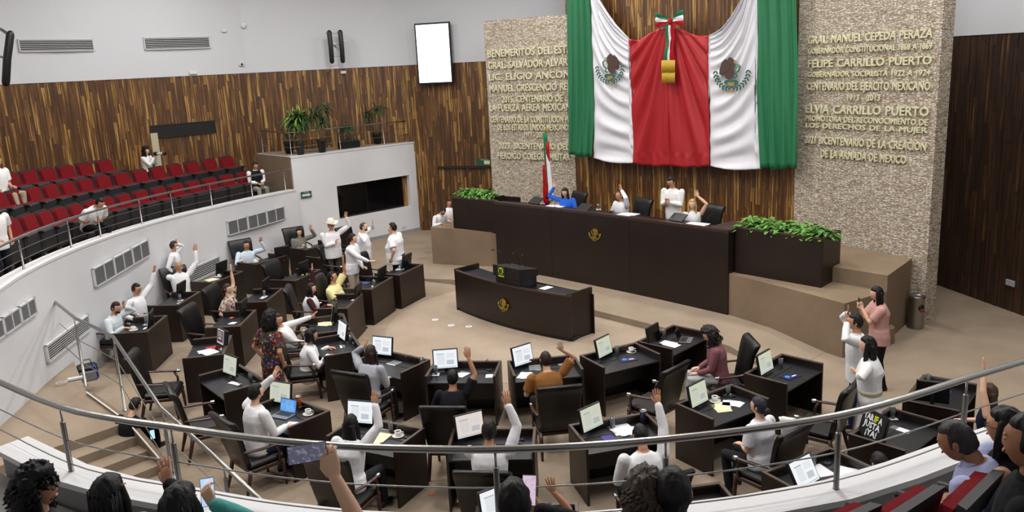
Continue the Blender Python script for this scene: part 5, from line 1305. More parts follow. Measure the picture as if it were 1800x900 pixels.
def hand_mb(mb, wrist, hd, nrm, side, s, pose, mi):
    'wrist point, hand direction, palm normal; side +1 = thumb towards hd x nrm'
    hd = hd.normalized(); nrm = (nrm-hd*nrm.dot(hd)).normalized(); lat = hd.cross(nrm).normalized()*side
    M = Matrix((( lat.x, hd.x, nrm.x), (lat.y, hd.y, nrm.y), (lat.z, hd.z, nrm.z)))
    P = lambda a, b, c: wrist + (lat*a + hd*b + nrm*c)*s
    rs = []
    for b, w_, t_ in ((-.02, .024, .019), (.0, .026, .018), (.03, .036, .016), (.06, .041, .014), (.085, .040, .011), (.094, .034, .007)):
        rs.append([P(math.cos(2*PI*j/10)*w_, b, math.sin(2*PI*j/10)*t_) for j in range(10)])
    mb.rings(rs, mi)
    cur = {'open': .12, 'relax': .9, 'grip': 1.7, 'flat': .05}[pose]; spr = {'open': 1.0, 'relax': .4, 'grip': .2, 'flat': .5}[pose]
    for k, (x, l) in enumerate(((.030, .070), (.010, .080), (-.010, .074), (-.029, .058))):
        a = (.16-.11*k)*spr; p0 = (x, .082, 0); d = Vector((math.sin(a), math.cos(a), 0)); pts = [Vector(p0)]
        ang = cur*.25; p = Vector(p0)
        for seg, ll in enumerate((.42, .32, .26)):
            dv = Vector((d.x*math.cos(ang), d.y*math.cos(ang), math.sin(ang))); p = p+dv*l*ll; pts.append(p.copy()); ang += cur*.42
        mb.tube([P(*q) for q in pts], [.0090*s, .0085*s, .0078*s, .0062*s], 6, mi, roundcap=True)
    tp = [Vector((.026, .015, .004)), Vector((.048, .042, .010+.01*cur)), Vector((.058-.01*cur, .066, .014+.012*cur)), Vector((.060-.016*cur, .088, .016+.016*cur))]
    mb.tube([P(*q) for q in tp], [.013*s, .011*s, .0095*s, .007*s], 6, mi, roundcap=True)
def ik(S_, T, l1, l2, pole):
    d = T-S_; D = d.length
    if D > (l1+l2)*.995: T = S_+d*((l1+l2)*.995/D); d = T-S_; D = d.length
    D = max(D, abs(l1-l2)+.02); a = (l1*l1-l2*l2+D*D)/(2*D); h = math.sqrt(max(l1*l1-a*a, 0)); u = d.normalized()
    pv = pole-u*pole.dot(u)
    if pv.length < 1e-3: pv = Vector((0, 0, -1))-u*(-u.z)
    pv.normalize(); return S_+u*a+pv*h, T
def person(label, head, face, pose='sit', floor=0.0, s=1.0, female=False, lean=4, side=0, yaw=0, pitch=0, skin='m', hair=('short', '15110f'), top='e3e3e6', sleeve='long', bottom='1a1b20',
           Rh='desk', Lh='desk', Rp=None, Lp=None, fat=1.1, mask=False, glasses=False, skirt=None, chair=None, hz=None, dress=None, vox=.018, beard=False, group=None, rz=None, must=False, topm=None, belt=None, necklace=None, gscale=1.0, seat=None, legs=True, kneeup=0.0, vest=None, ground=False, nk=.155, sink=0.0):
    'head: pixel of the head centre; face: heading (deg) the body faces; hands: word, (px,py) or local point'
    s *= 1.16*gscale
    A = R_d(face)-PI/2; rot = Matrix.Rotation(A, 4, 'Z'); fm = 1 if female else 0
    sit = pose == 'sit'
    hipz = (.54 if sit else .93*1.0)*s
    if ground: hipz = .16*s
    hipz -= sink
    tl = R_d(lean); tors = .52*s
    up = Vector((math.sin(R_d(side))*1, math.sin(tl), math.cos(tl))).normalized()
    hip = Vector((0, 0, hipz)); chest = hip+up*tors*.62; neck = hip+up*tors
    hup = (up+Vector((0, math.sin(R_d(max(pitch, 0)))*.5, 0))).normalized()
    hc = neck+hup*nk*s+Vector((0, .015*s+.05*math.sin(R_d(max(pitch, 0))), -.02*math.sin(R_d(max(pitch, 0)))))
    zh = floor+hc.z; wp = W(head[0], head[1], zh)
    root = wp-(rot @ Vector((hc.x, hc.y, 0))); root.z = floor
    inv = rot.inverted()
    def loc(p): return inv @ (p-root)
    shw = (.178 if female else .205)*s*(1+(fat-1)*.6)
    right = Vector((1, 0, 0)); tw = up.cross(Vector((0, 1, 0))).normalized()
    shR = neck-up*.065*s+Vector((shw, 0, 0)); shL = neck-up*.065*s-Vector((shw, 0, 0))
    l1, l2 = .285*s, .25*s
    def target(sh, spec, sx):
        if isinstance(spec, tuple) and spec[0] == 'px':      # raised hand seen at a pixel
            reach = (spec[3] if len(spec) > 3 else .58)*s
            O = loc(CAM); q = F_*FPX + R_*(spec[1]-900) + U_*(450-spec[2]); dd = (inv.to_3x3() @ q).normalized()
            t0 = (sh-O).dot(dd); m_ = (O+dd*t0-sh).length
            if m_ >= reach: return O+dd*t0
            return O+dd*(t0-math.sqrt(reach*reach-m_*m_)*(spec[4] if len(spec) > 4 else .6))
        if isinstance(spec, tuple): return Vector((spec[0]*s, spec[1]*s, spec[2]))
        if spec == 'desk': return Vector((sx*.2*s, .42*s, .83))
        if spec == 'side': return Vector((sx*(shw+.06), .04, sh.z-.52*s))
        if spec == 'lap': return Vector((sx*.08, .30*s, hipz+.14*s))
        if spec == 'hold': return Vector((sx*.05, .36*s, sh.z-.02))
        if spec == 'phone': return Vector((sx*.06, .33*s, sh.z-.20*s))
        if spec == 'arm': return Vector((sx*.3*s, .2*s, hipz+.16))
        if spec == 'chin': return hc+Vector((sx*.03, .12, -.15*s))
    arms = []
    for sx, sh, spec, hp in ((1, shR, Rh, Rp), (-1, shL, Lh, Lp)):
        T = target(sh, spec, sx); raised = isinstance(spec, tuple) and spec[0] == 'px'
        d = (T-sh); wd = d.normalized()
        if d.length > (l1+l2)*1.0+.07*s: T = sh+wd*((l1+l2)*.99+.07*s)
        wr = T-(wd*.07*s if raised or spec == 'side' else Vector((0, .06*s, 0)))
        pole = Vector((sx*.5, -.5, -.6)) if not raised else Vector((sx*.9, .3, -.3))
        el, wr = ik(sh, wr, l1, l2, pole)
        hd = (T-wr).normalized() if (T-wr).length > .01 else (wr-el).normalized()
        if raised: hd = (hd*.4+(wr-el).normalized()*.5+Vector((0, 0, .5))).normalized()
        elif spec in ('hold', 'phone', 'chin'): hd = Vector((-sx*.35, .25, .8)).normalized()
        elif spec == 'side': hd = (wr-el).normalized()
        else: hd = Vector((-sx*.25, 1, -.12)).normalized()
        arms.append((sx, sh, el, wr, hd, raised, spec, hp or ('open' if raised else ('grip' if spec in ('hold', 'phone') else 'relax'))))
    # legs
    L = []
    for sx in (1, -1):
        h = hip+Vector((sx*.095*s, 0, -.04*s))
        if ground: k = Vector((sx*.2*s, .36*s, .42*s)); a = Vector((sx*.12*s, .44*s, .07*s))
        elif sit: k = Vector((sx*.13*s, .44*s, (.51+kneeup)*s)); a = Vector((sx*.13*s, .42*s+ .06*sx, .09*s))
        else: k = Vector((sx*.10*s, .03, .50*s)); a = Vector((sx*.11*s, -.01+.05*sx, .08*s))
        L.append((h, k, a))
    sk = MB()                               # ---- body (skin), one surface
    def torso(mb, g, z0=-.12, top_open=False, extra=0.0):
        rs = []
        pr = [(-.13, .14, .11), (-.06, .165+.01*fm, .125), (.0, .168+.008*fm, .125), (.12, .155-.022*fm, .118), (.24, .165-.018*fm, .122), (.34, .182-.02*fm, .13+.012*fm), (.42, .170-.012*fm, .112), (.475, .125, .088), (.51, .075, .068)]
        for h_, rx, ry in pr:
            if h_ < z0: continue
            k_ = fat if h_ < .3 else 1+(fat-1)*.55
            c = hip+up*h_*s + Vector((0, .025*(fat-1)*3*s if .0 <= h_ <= .3 and fat > 1 else 0, 0))
            rs.append([c+Vector((math.cos(2*PI*j/16)*(rx*s*k_+g), 0, 0))+Vector((0, math.cos(tl), -math.sin(tl)))*(math.sin(2*PI*j/16)*(ry*s*k_+g)) for j in range(16)])
        mb.rings(rs)
    torso(sk, -.004); sk.tube([neck-up*.06*s, neck+up*.03*s, hc-hup*.06*s+Vector((0, -.012, 0))], [.062*s, .052*s, .05*s], 12)
    for sx, sh, el, wr, hd, ra, sp, hp in arms:
        sk.ell(sh, .05*s, 10, 6); sk.tube([sh, sh*.5+el*.5, el, el*.55+wr*.45, wr], [.05*s*(.6+.4*fat), .047*s*(.6+.4*fat), .040*s, .037*s, .027*s], 10, roundcap=True)
    for h, k, a in L:
        sk.tube([h, h*.5+k*.5, k, k*.6+a*.4, a], [.085*s, .075*s, .055*s, .052*s, .036*s], 10, roundcap=True)
    ex = MB()                               # extras that keep full detail: head, hands, ears
    HM = Matrix.Rotation(R_d(yaw), 4, 'Z') @ Matrix.Rotation(R_d(-pitch), 4, 'X') @ Matrix.Rotation(R_d(side*.5), 4, 'Y')
    hs = s*.97 if not female else s*.94
    ex.ell(hc, .1, 26, 18, 0, HM, head_fn(hs, female))
    for sx in (-1, 1):
        ex.ell(hc+HM.to_3x3() @ Vector((sx*.078*hs, -.008, -.004)), (.010*hs, .02*hs, .03*hs), 8, 6, 0, HM)
        ex.ell(hc+HM.to_3x3() @ Vector((sx*.029*hs, .084*hs, .008*hs)), (.014*hs, .008*hs, .007*hs), 8, 6, 1, HM)
        ex.ell(hc+HM.to_3x3() @ Vector((sx*.031*hs, .088*hs, .030*hs)), (.020*hs, .006*hs, .0045*hs), 8, 4, 3, HM)
    ex.ell(hc+HM.to_3x3() @ Vector((0, .091*hs, -.055*hs)), (.024*hs, .007*hs, .007*hs), 8, 4, 2, HM)
    for sx, sh, el, wr, hd, ra, sp, hp in arms:
        nrm = Vector((0, 1, -.1)) if ra else (Vector((-sx, .2, 0)) if sp in ('side', 'hold', 'phone', 'chin') else Vector((0, -.1, -1)))
        if ra and hd.dot(Vector((0, 1, 0))) > .8: nrm = Vector((0, 0, -1))
        sd_ = 1 if ((hd.cross(nrm)).dot(Vector((-sx, 0, 0)))) > 0 else -1
        if abs(hd.cross(nrm).dot(Vector((1, 0, 0)))) < .2: sd_ = 1 if hd.cross(nrm).dot(Vector((0, .3, 1))) > 0 else -1
        hand_mb(ex, wr, hd, nrm, sd_, s*.98, hp, 0)
    t = thing('person', label, 'person', root, A, group); HEADS[label] = (hc.copy(), hs)
    JOBS.append(('body', sk, ex, [SKINS[skin], M_EYE, M_LIP, M_BROW], t, vox))
    # ---- upper garment
    TM = topm or cloth(top)
    if top:
        sh_ = MB(); torso(sh_, .014*s, -.20 if not dress else -.2)
        if dress is None: sh_.rings([[hip+up*hh*s+Vector((math.cos(2*PI*j/16)*(rx*fat*s+.016), .03*(fat-1)*2.5*s+math.sin(2*PI*j/16)*(ry*fat*s+.016), 0)) for j in range(16)] for hh, rx, ry in ((-.16 if not sit else -.08, .17, .13), (-.05, .168, .128), (.08, .162, .122))])
        for sx, sh, el, wr, hd, ra, sp, hp in arms:
            if sleeve == 'none': sh_.ell(sh+Vector((-sx*.02, 0, 0)), .048*s, 10, 6); continue
            sh_.ell(sh, .062*s, 10, 6)
            if sleeve == 'long': sh_.tube([sh, sh*.5+el*.5, el, el*.5+wr*.5, wr*.93+el*.07], [.068*s*(.6+.4*fat), .064*s*(.6+.4*fat), .056*s, .051*s, .043*s], 10, roundcap=True)
            else: sh_.tube([sh, sh*.6+el*.4, sh*.22+el*.78], [.070*s*(.6+.4*fat), .070*s*(.6+.4*fat), .072*s*(.6+.4*fat)], 10)
        col = MB(); rs = []
        for hh, rr in ((-.0, .085), (.03, .072), (.045, .066)): rs.append([neck-up*.035*s+up*hh*s+Vector((math.cos(2*PI*j/14)*rr*s, math.sin(2*PI*j/14)*rr*.9*s, 0)) for j in range(14)])
        col.rings(rs, close=False)
        JOBS.append(('dress' if dress else 'shirt', sh_, None, [TM], t, vox)); col.obj('collar', TM, t)
    if dress:
        rs = []
        for z, rx, ry in dress: rs.append([Vector((math.cos(2*PI*j/24)*rx*s*(1+.05*math.sin(6*2*PI*j/24+z*5)), math.sin(2*PI*j/24)*ry*s*(1+.05*math.sin(5*2*PI*j/24)), z*s)) for j in range(24)])
        MB().rings(rs).obj('skirt', TM, t)
    if vest:
        vb = MB(); torso(vb, .028*s, -.10); JOBS.append(('vest', vb, None, [cloth(vest)], t, vox))
    # ---- trousers, shoes
    if legs and not dress:
        tr = MB()
        tr.rings([[hip+Vector((0, -.0, h_*s))+Vector((math.cos(2*PI*j/16)*(rx*s*(1+(fat-1)*.7)+.01), math.sin(2*PI*j/16)*(ry*s*(1+(fat-1)*.7)+.01), 0)) for j in range(16)] for h_, rx, ry in ((-.14, .13, .1), (-.08, .16, .12), (0, .16, .118), (.06, .155, .112))])
        for h, k, a in L: tr.tube([h, h*.5+k*.5, k, k*.5+a*.5, a+Vector((0, 0, -.02))], [.10*s*(.8+.2*fat), .088*s, .07*s, .064*s, .058*s], 10, roundcap=True)
        JOBS.append(('trousers', tr, None, [cloth(bottom)], t, vox))
    sm = MB()
    for h, k, a in L:
        sm.rings([[Vector((a.x+math.cos(2*PI*j/10)*w_*s, a.y+y_*s, max(.0, h_*s*.5+math.sin(2*PI*j/10)*h_*s*.5))) for j in range(10)] for y_, w_, h_ in ((-.07, .02, .06), (-.05, .038, .10), (.02, .042, .10), (.10, .046, .06), (.17, .036, .045), (.19, .012, .03))])
    sm.obj('shoes', M_SHOE, t)
    # ---- hair
    hst, hcol = hair; hm = hairmat(hcol); hb = MB(); rn = random.Random(int(head[0]*7+head[1]))
    if hst != 'bald':
        big = {'curly': 1.05, 'bob': 1.0}.get(hst, 1.0)
        hb.ell(hc, .1, 34 if hst != 'curly' else 48, 24 if hst != 'curly' else 34, 0, HM, hair_fn(hs*big, hst, rn))
        H3 = HM.to_3x3()
        if hst in ('long', 'bob', 'curly'):
            ln = {'long': .36, 'bob': .13, 'curly': .20}[hst]*s; rs = []
            for i in range(9):
                f = i/8; w_ = (.082+.02*f if hst != 'curly' else .11+.02*math.sin(PI*f))*hs*(1-.45*max(0, f-.7)/.3); d_ = (.055-.01*f if hst != 'curly' else .08)*hs
                c = hc+H3 @ Vector((0, -.052*hs, .03*hs))+Vector((0, -.03*f, -ln*f))
                rs.append([c+H3 @ Vector((math.cos(2*PI*j/22)*w_*(1+.10*math.sin(j*2.6+i*.5)), math.sin(2*PI*j/22)*d_*(1+.14*math.sin(j*3.1+i*.4)), 0)) for j in range(22)])
            hb.rings(rs)
            if vox < .015:
                for i in range(70):
                    a = rn.uniform(PI*.98, PI*2.02); p0 = hc+H3 @ Vector((math.cos(a)*.088*hs, math.sin(a)*.075*hs-.03, rn.uniform(-.02, .06)*hs)); e_ = p0+Vector((math.cos(a)*.02, -.02, -ln*rn.uniform(.7, 1.05)))
                    hb.tube([p0, p0*.6+e_*.4+Vector((.008*math.sin(i), .008*math.cos(i*2), 0)), e_], [.006, .007, .002], 4)
            for sx in (-1, 1):
                p0 = hc+H3 @ Vector((sx*.076*hs, .01*hs, .05*hs)); hb.tube([p0, p0+H3 @ Vector((sx*.012, .0, -.09*hs)), p0+H3 @ Vector((sx*.006, .01, -.09*hs-ln*.5)), p0+Vector((-sx*.01, .02, -.07*hs-ln*.9))], [.02*hs, .03*hs, .03*hs, .012*hs], 8, flat=.8, roundcap=True)
        if hst == 'curly':
            for i in range(330 if vox < .015 else 110):
                a = rn.random()*2*PI; z = rn.uniform(-1.0, .98); rr = math.sqrt(1-z*z); y = math.sin(a)*rr
                if y > .42 and z < .5: continue
                p0 = hc+H3 @ Vector((math.cos(a)*rr*.106*hs, y*.125*hs-.012, z*.135*hs+(-.06 if z < 0 else 0))); pts = [p0]; fz = rn.random()*6
                for q in range(1, 6): pts.append(p0+H3 @ Vector((math.cos(a)*.012*q*.5+.011*math.sin(fz+q*1.9), y*.006*q-.001*q+.011*math.cos(fz+q*1.9), -.013*q)))
                hb.tube(pts, [.006, .010, .011, .010, .008, .004], 4, roundcap=False)
        if hst == 'bun': hb.ell(hc+H3 @ Vector((0, -.115*hs, -.04*hs)), (.05*hs, .04*hs, .045*hs), 14, 10)
        if hst == 'pony': hb.tube([hc+H3 @ Vector((0, -.09*hs, .03*hs)), hc+H3 @ Vector((0, -.135*hs, -.02*hs)), hc+H3 @ Vector((0, -.13*hs, -.16*hs)), hc+H3 @ Vector((0, -.11*hs, -.33*hs))], [.025, .038, .034, .01], 10, roundcap=True)
        hb.obj('hair', hm, t)
    H3 = HM.to_3x3()
    if beard:
        MB().ell(hc+H3 @ Vector((0, .045*hs, -.066*hs)), (.055*hs, .052*hs, .045*hs), 14, 10, 0, HM).obj('beard', hm, t)
    if must: MB().ell(hc+H3 @ Vector((0, .094*hs, -.04*hs)), (.03*hs, .008*hs, .007*hs), 10, 6, 0, HM).obj('moustache', hm, t)
    if mask: MB().ell(hc+H3 @ Vector((0, .055*hs, -.05*hs)), (.06*hs, .055*hs, .05*hs), 14, 10, 0, HM).obj('face_mask', cloth('e3e3e6'), t)
    if glasses:
        g_ = MB()
        for sx in (-1, 1):
            c = hc+H3 @ Vector((sx*.031*hs, .1*hs, .006*hs)); g_.tube([c+H3 @ Vector((math.cos(q*PI/5)*.022*hs, 0, math.sin(q*PI/5)*.018*hs)) for q in range(11)], .0022, 5)
            g_.tube([hc+H3 @ Vector((sx*.053*hs, .098*hs, .01*hs)), hc+H3 @ Vector((sx*.08*hs, 0, .012*hs))], .002, 5)
        g_.tube([hc+H3 @ Vector((-.01, .102*hs, .01)), hc+H3 @ Vector((.01, .102*hs, .01))], .002, 5); g_.obj('glasses', M_BLACK, t)
    if belt:
        MB().rings([[hip+up*hh*s+Vector((math.cos(2*PI*j/20)*(.155*fat*s+.02), math.sin(2*PI*j/20)*(.115*fat*s+.02), 0)) for j in range(20)] for hh in (.07, .11)], close=False).obj('belt', cloth(belt), t)
    if chair is not None and sit:
        cx = root+(rot @ Vector((0, chair[1] if len(chair) > 1 else -.04, 0))); place_chair(cx.x, cx.y, floor, R_d(face+(chair[2] if len(chair) > 2 else 0)), chair[0])
    return t, root, A, arms, hc
def handpos(P_, i):
    t, root, A, arms, hc = P_; sx, sh, el, wr, hd, *_ = arms[i]
    return root+Matrix.Rotation(A, 4, 'Z') @ (wr+hd*.09)
fc = lambda k: math.degrees(DK[k][2])+90
px_ = lambda x, y, *a: ('px', x, y)+a
WH = 'e3e3e6'; CHR = 'leather chair of the '
# left wall row
person('bearded man in pale striped shirt, hand raised, seated nearest the stair rail', (204, 541), fc('G1')-8, sink=.2, lean=10, yaw=-12, pitch=12, top='c9d3d6', beard=True, Lh=px_(222, 535, .42, .3), Rh='desk', chair=(CHR+'bearded man',), s=1.03)
person('man in white with glasses, left arm up high, second from the stair rail', (240, 508), fc('G2')-5, sink=.2, lean=0, yaw=-5, pitch=8, top=WH, glasses=True, Lh=px_(273, 474), Rh='arm', chair=(CHR+'man in glasses',), s=1.05)
person('standing man in white with a face mask by the curved wall, hand up', (306, 432), 10, 'stand', top=WH, bottom='15161c', mask=True, s=.97, Lh=px_(312, 425, .3), Rh='side', hair=('short', '2a2624'))
person('white-haired man in white guayabera, arm raised, hand at his chin', (313, 467), fc('G3')-28, sink=.08, lean=-4, yaw=-10, top=WH, hair=('short', 'a9a5a0'), Lh=px_(345, 436), Rh='chin', Rp='relax', chair=(CHR+'white-haired man',), fat=1.15, s=1.04, bottom='b5a98c')
person('moustached man in pale blue shirt raising his hand by the low vent', (433, 431), fc('G4')-30, sink=.2, lean=6, yaw=-5, top='cddbe8', must=True, Lh=px_(461, 422), Rh='desk', chair=(CHR+'moustached man', -.1, 8))
person('dark-haired woman in grey cardigan holding a white cup, hand raised', (526, 408), fc('G5')-20, sink=.2, lean=6, female=True, skin='l', top='77766f', hair=('bob', '1a1413'), Lh=px_(548, 400), Rh='phone', chair=(CHR+'woman in the grey cardigan',), yaw=-20)
person('man in a white cowboy hat and white shirt, arm up, phone in hand', (582, 396), -50, 'stand', top=WH, bottom='4a4840', Lh=px_(610, 378), Rh='phone', glasses=True, fat=1.3, hair=('short', '8c8880'), lean=3)
person('ponytailed woman in white shirt and beige trousers, seen from behind', (620, 419), -15, 'stand', female=True, top=WH, bottom='a89a85', hair=('pony', '2a1614'), Rh=px_(652, 462, .5), Lh=(.05, .36, 1.02), skin='l', lean=6, yaw=10)
person('bald bearded man in white, both hands up, among the standing group', (639, 399), 8, 'stand', top=WH, bottom='101014', hair=('buzz', '3a2c26'), beard=True, skin='l', Lh=px_(657, 391, .5), Rh=px_(628, 408, .4), fat=1.35)
person('big black-haired man in white short-sleeved shirt, hand to his mouth', (690, 400), 168, 'stand', top='e6e6ea', bottom='131a30', sleeve='short', skin='l', fat=1.6, s=1.03, Rh='chin', Lh='side', Rp='relax', yaw=-8)
person('man in pale yellow shirt, arm raised, beside the mug', (584, 487), fc('D3')-5, sink=.2, lean=-6, top='e0d79a', sleeve='short', Lh=px_(604, 455), Rh='desk', chair=(CHR+'man in yellow',), fat=1.35, yaw=15, pitch=-15, s=1.04)
person('long-haired woman in white vest over maroon blouse, arm up', (547, 507), fc('D3b')-10, sink=.2, female=True, vest='dcdcdc', skin='l', top='3a1a20', hair=('long', '1c1312'), Lh=px_(549, 468), Rh='desk', chair=(CHR+'woman in the white vest',), lean=4, yaw=-5)
person('woman in embroidered cream blouse with flowers, arm raised high', (400, 508), fc('H1')-6, sink=.2, female=True, skin='l', top='b09f86', sleeve='short', hair=('bun', '3c2a20'), Lh=px_(406, 468), Rh='arm', lean=-4, chair=(CHR+'woman in the embroidered blouse',), yaw=-10,
       topm=mat('embroidered_cream', 'b8a78e', .85, var=(16, '5a2f66', 1, .56, .6)))
FLOR = None
def floral():
    M, nt, b = nodes_of('floral_print', .85); L = nt.links.new; tc = N(nt, 'ShaderNodeTexCoord'); v = N(nt, 'ShaderNodeTexVoronoi'); v.inputs['Scale'].default_value = 17; L(tc.outputs['Object'], v.inputs['Vector'])
    sp = N(nt, 'ShaderNodeSeparateColor'); L(v.outputs['Color'], sp.inputs[0]); r = ramp(nt, [(0, 'b0402a'), (.2, 'd08a34'), (.38, '5a4f8c'), (.52, 'b04a6a'), (.68, '3a5a6a'), (.82, 'c0b8a0'), (1, '7a2f4a')]); r.color_ramp.interpolation = 'CONSTANT'
    L(sp.outputs[0], r.inputs[0]); e = N(nt, 'ShaderNodeMapRange'); e.inputs[1].default_value = .30; e.inputs[2].default_value = .42; e.inputs[3].default_value = 1; e.inputs[4].default_value = .12; L(v.outputs['Distance'], e.inputs[0])
    mx = N(nt, 'ShaderNodeMix', data_type='RGBA', blend_type='MULTIPLY'); mx.inputs[0].default_value = 1; L(r.outputs[0], mx.inputs[6]); L(e.outputs[0], mx.inputs[7]); L(mx.outputs[2], b.inputs['Base Color']); return M
person('woman in a colourful floral dress with big curly black hair, back turned', (475, 560), 55, 'stand', female=True, top='b0402a', topm=floral(), sleeve='short', hair=('curly', '0e0a0a'), dress=[(.12, .2, .17), (.4, .19, .16), (.75, .18, .145), (.95, .17, .13), (1.05, .15, .115)], Rh='side', Lh='side', fat=1.05, s=1.02)
person('young man in white reclining in beige trousers beside the floral dress', (488, 562), 12, sink=.2, lean=-22, top='dcdcdc', bottom='a89f80', Lh=px_(562, 552, .62), Rh='lap', yaw=-35, chair=(CHR+'reclining young man',), must=True, hair=('short', '231a16'))
person('short-haired woman in a white blazer with her hand on the desk', (548, 590), fc('D4')-5, sink=.2, lean=10, female=True, top='e6e6ea', hair=('bob', '100e10'), Rh='desk', Lh=(-.2, .45, .84), bottom='3a161c', chair=(CHR+'woman in the white blazer', -.08, -6), fat=1.15)
person('long brown-haired woman in a pale grey cardigan, elbow on the desk', (652, 620), fc('D5')+10, lean=12, female=True, skin='l', top='a3a5ac', hair=('long', '2a1c18'), Lh=px_(641, 602, .33), Rh=(.1, .42, .84), chair=(CHR+'long-haired woman in grey',), s=1.0)
person('person in black with raised bare arm behind the tall chair', (796, 664), fc('D6'), lean=8, top='15151a', sleeve='short', skin='m', Rh=px_(824, 620), Lh='desk', chair=('tall leather chair of the person in black, seen square from behind', -.25, 0), female=True, hair=('short', '151012'))
person('short brown-haired person in a brown shirt, hand up with a pen', (959, 632), fc('D7')+6, lean=14, top='8a5c30', sleeve='short', hair=('short', '2a1e18'), Rh=px_(988, 608), Lh='desk', chair=('tall leather chair behind the brown shirt', -.28, -6), fat=1.2, skin='l')
person('curly grey-haired reader in a mauve cardigan holding a paper', (1247, 588), 168, lean=8, top='80545a', hair=('curly', '241e1e'), Rh=(.12, .36, .72), Lh=(-.1, .38, .7), pitch=25, chair=('tilted tall leather chair of the reader in mauve', -.1, 12), bottom='a9a9ac', skin='l')
person('man in white typing on the open laptop, arm raised', (450, 690), fc('E2')-5, lean=5, top=WH, skin='l', beard=True, Lh=px_(487, 655), Rh=(.16, .40, .88), bottom='2a3358', chair=(CHR+'laptop man',), s=1.06)
person('woman with very long black hair in white, arm raised, left of centre front', (617, 746), fc('E3')+5, lean=10, female=True, top='e6e6ea', hair=('long', '0b0a0c'), Rh=px_(662, 700), Lh='desk', chair=(CHR+'black-haired woman', -.08), s=1.03)
person('man in white seen from behind at centre front, fingers spread high', (860, 757), fc('E4')-4, lean=12, top=WH, Rh=px_(893, 700), Lh='chin', chair=(CHR+'centre front man', -.1), s=1.06)
person('black-haired man in white with papers, arm raised straight up', (1126, 765), fc('E5')-4, lean=12, top=WH, Rh=px_(1155, 694), Lh=(-.14, .42, .9), pitch=18, chair=(CHR+'man reading papers', -.1, 8), s=1.05)
person('woman with a dark bun in a white ruffled blouse at her folder', (1333, 714), fc('E6')+4, lean=4, female=True, skin='l', top='dfdfe6', sleeve='short', hair=('bun', '2a2a33'), Rh='desk', Lh='lap', yaw=12, chair=('leather chair with a white garment, of the woman with the bun', -.08))
person('smiling woman in a white belted dress, hand on the chair back', (1525, 607), 150, 'stand', female=True, skin='l', top='e6e6e8', hair=('long', '0d0b0d'), dress=[(.10, .26, .23), (.35, .24, .2), (.7, .2, .165), (.93, .175, .135), (1.06, .13, .1)], Rh='side', Lh=px_(1502, 666, .55, 0), belt='b3a47a', s=1.03, yaw=8)
person('man in white shirt and jeans behind the belted dress, hand to brow', (1503, 566), 160, 'stand', top=WH, bottom='1c2444', sleeve='long', Lh=px_(1484, 560, .40), Rh=px_(1488, 545, .5), s=1.02, yaw=0)
pk = person('woman in a pink top filming with a phone near the carpeted step', (1541, 516), 172, 'stand', female=True, skin='l', top='c0938c', sleeve='short', hair=('long', '120f12'), Rh='hold', Lh='hold', bottom='0d0d10', fat=1.12, pitch=8, s=.98)
hp = handpos(pk, 0)*.5+handpos(pk, 1)*.5; phone(hp+Vector((-.03, 0, .04)), R_d(82), 'dark phone held up by the woman in pink', (R_d(90), 0, 0))
person('woman in a sleeveless navy dress, bare arm up, far right', (1737, 690), fc('E9')+0, lean=6, female=True, skin='l', top='12162c', sleeve='none', hair=('long', '4a382c'), Lh=px_(1726, 615), Rh='desk', chair=(CHR+'woman in navy', -.1), bottom='12162c')
person('dark-haired man in white leaning over papers below the parapet', (1546, 815), 100, lean=14, top=WH, Rh='desk', Lh='desk', chair=('leather chair hidden below the parapet',), pitch=20)
person('person at the bottom edge of the desks raising a brown arm', (935, 905), fc('F1'), lean=6, top='3a2a26', sleeve='short', skin='m', Rh=px_(972, 852), Lh='desk', chair=('leather chair at the bottom edge',))
person('man crouching beside the stair rail with a lit phone', (238, 712), 70, ground=True, lean=16, top='15161a', Rh=(.1, .42, .5), Lh='lap', pitch=25, legs=True, s=.95, bottom='15161a', skin='l')
phone(W(268, 764, .5), .4, 'lit phone in the hand of the crouching man', (R_d(50), 0, 0), mat('lit_phone_blue', '9cc8e8', .3, emit='8fc4ea', es=.8))
# presidium
HF = math.degrees(HALL)
person('woman in a bright blue jacket, hand raised, beside the pole flag', (993, 338), -118, floor=PF, female=True, skin='l', top='2a62c8', hair=('long', '24160f'), Rh=px_(972, 325, .42), Lh='desk', pitch=12, lean=6)
person('balding man in white guayabera, palm up, centre of the raised bench', (1089, 344), -150, floor=PF, top=WH, Lh=px_(1091, 330, .46), Rh='desk', hair=('buzz', '241a16'), skin='m', lean=8, yaw=-8)
person('standing man with moustache in white guayabera reading papers behind the bench', (1180, 320), -128, 'stand', floor=PF, top='e4e4e2', bottom='5a4c3c', Rh='phone', Lh='phone', must=True, fat=1.02, pitch=20, yaw=-10, s=1.05)
person('blonde woman in sleeveless white top, arm raised with a bracelet', (1217, 359), -108, floor=PF, female=True, skin='l', top='e0e0e0', sleeve='none', hair=('long', 'b08f5c'), Lh=px_(1226, 340, .5), Rh='desk', lean=6)
person('bearded man in white writing at the carpeted ledge left of the bench', (779, 371), -40, floor=.42, gscale=.9, top=WH, beard=True, Rh='desk', Lh='desk', pitch=35, lean=20)
person('second man in white half hidden at the left end of the bench', (789, 357), -60, floor=.45, gscale=.9, top=WH, Rh='desk', Lh='desk', lean=4)
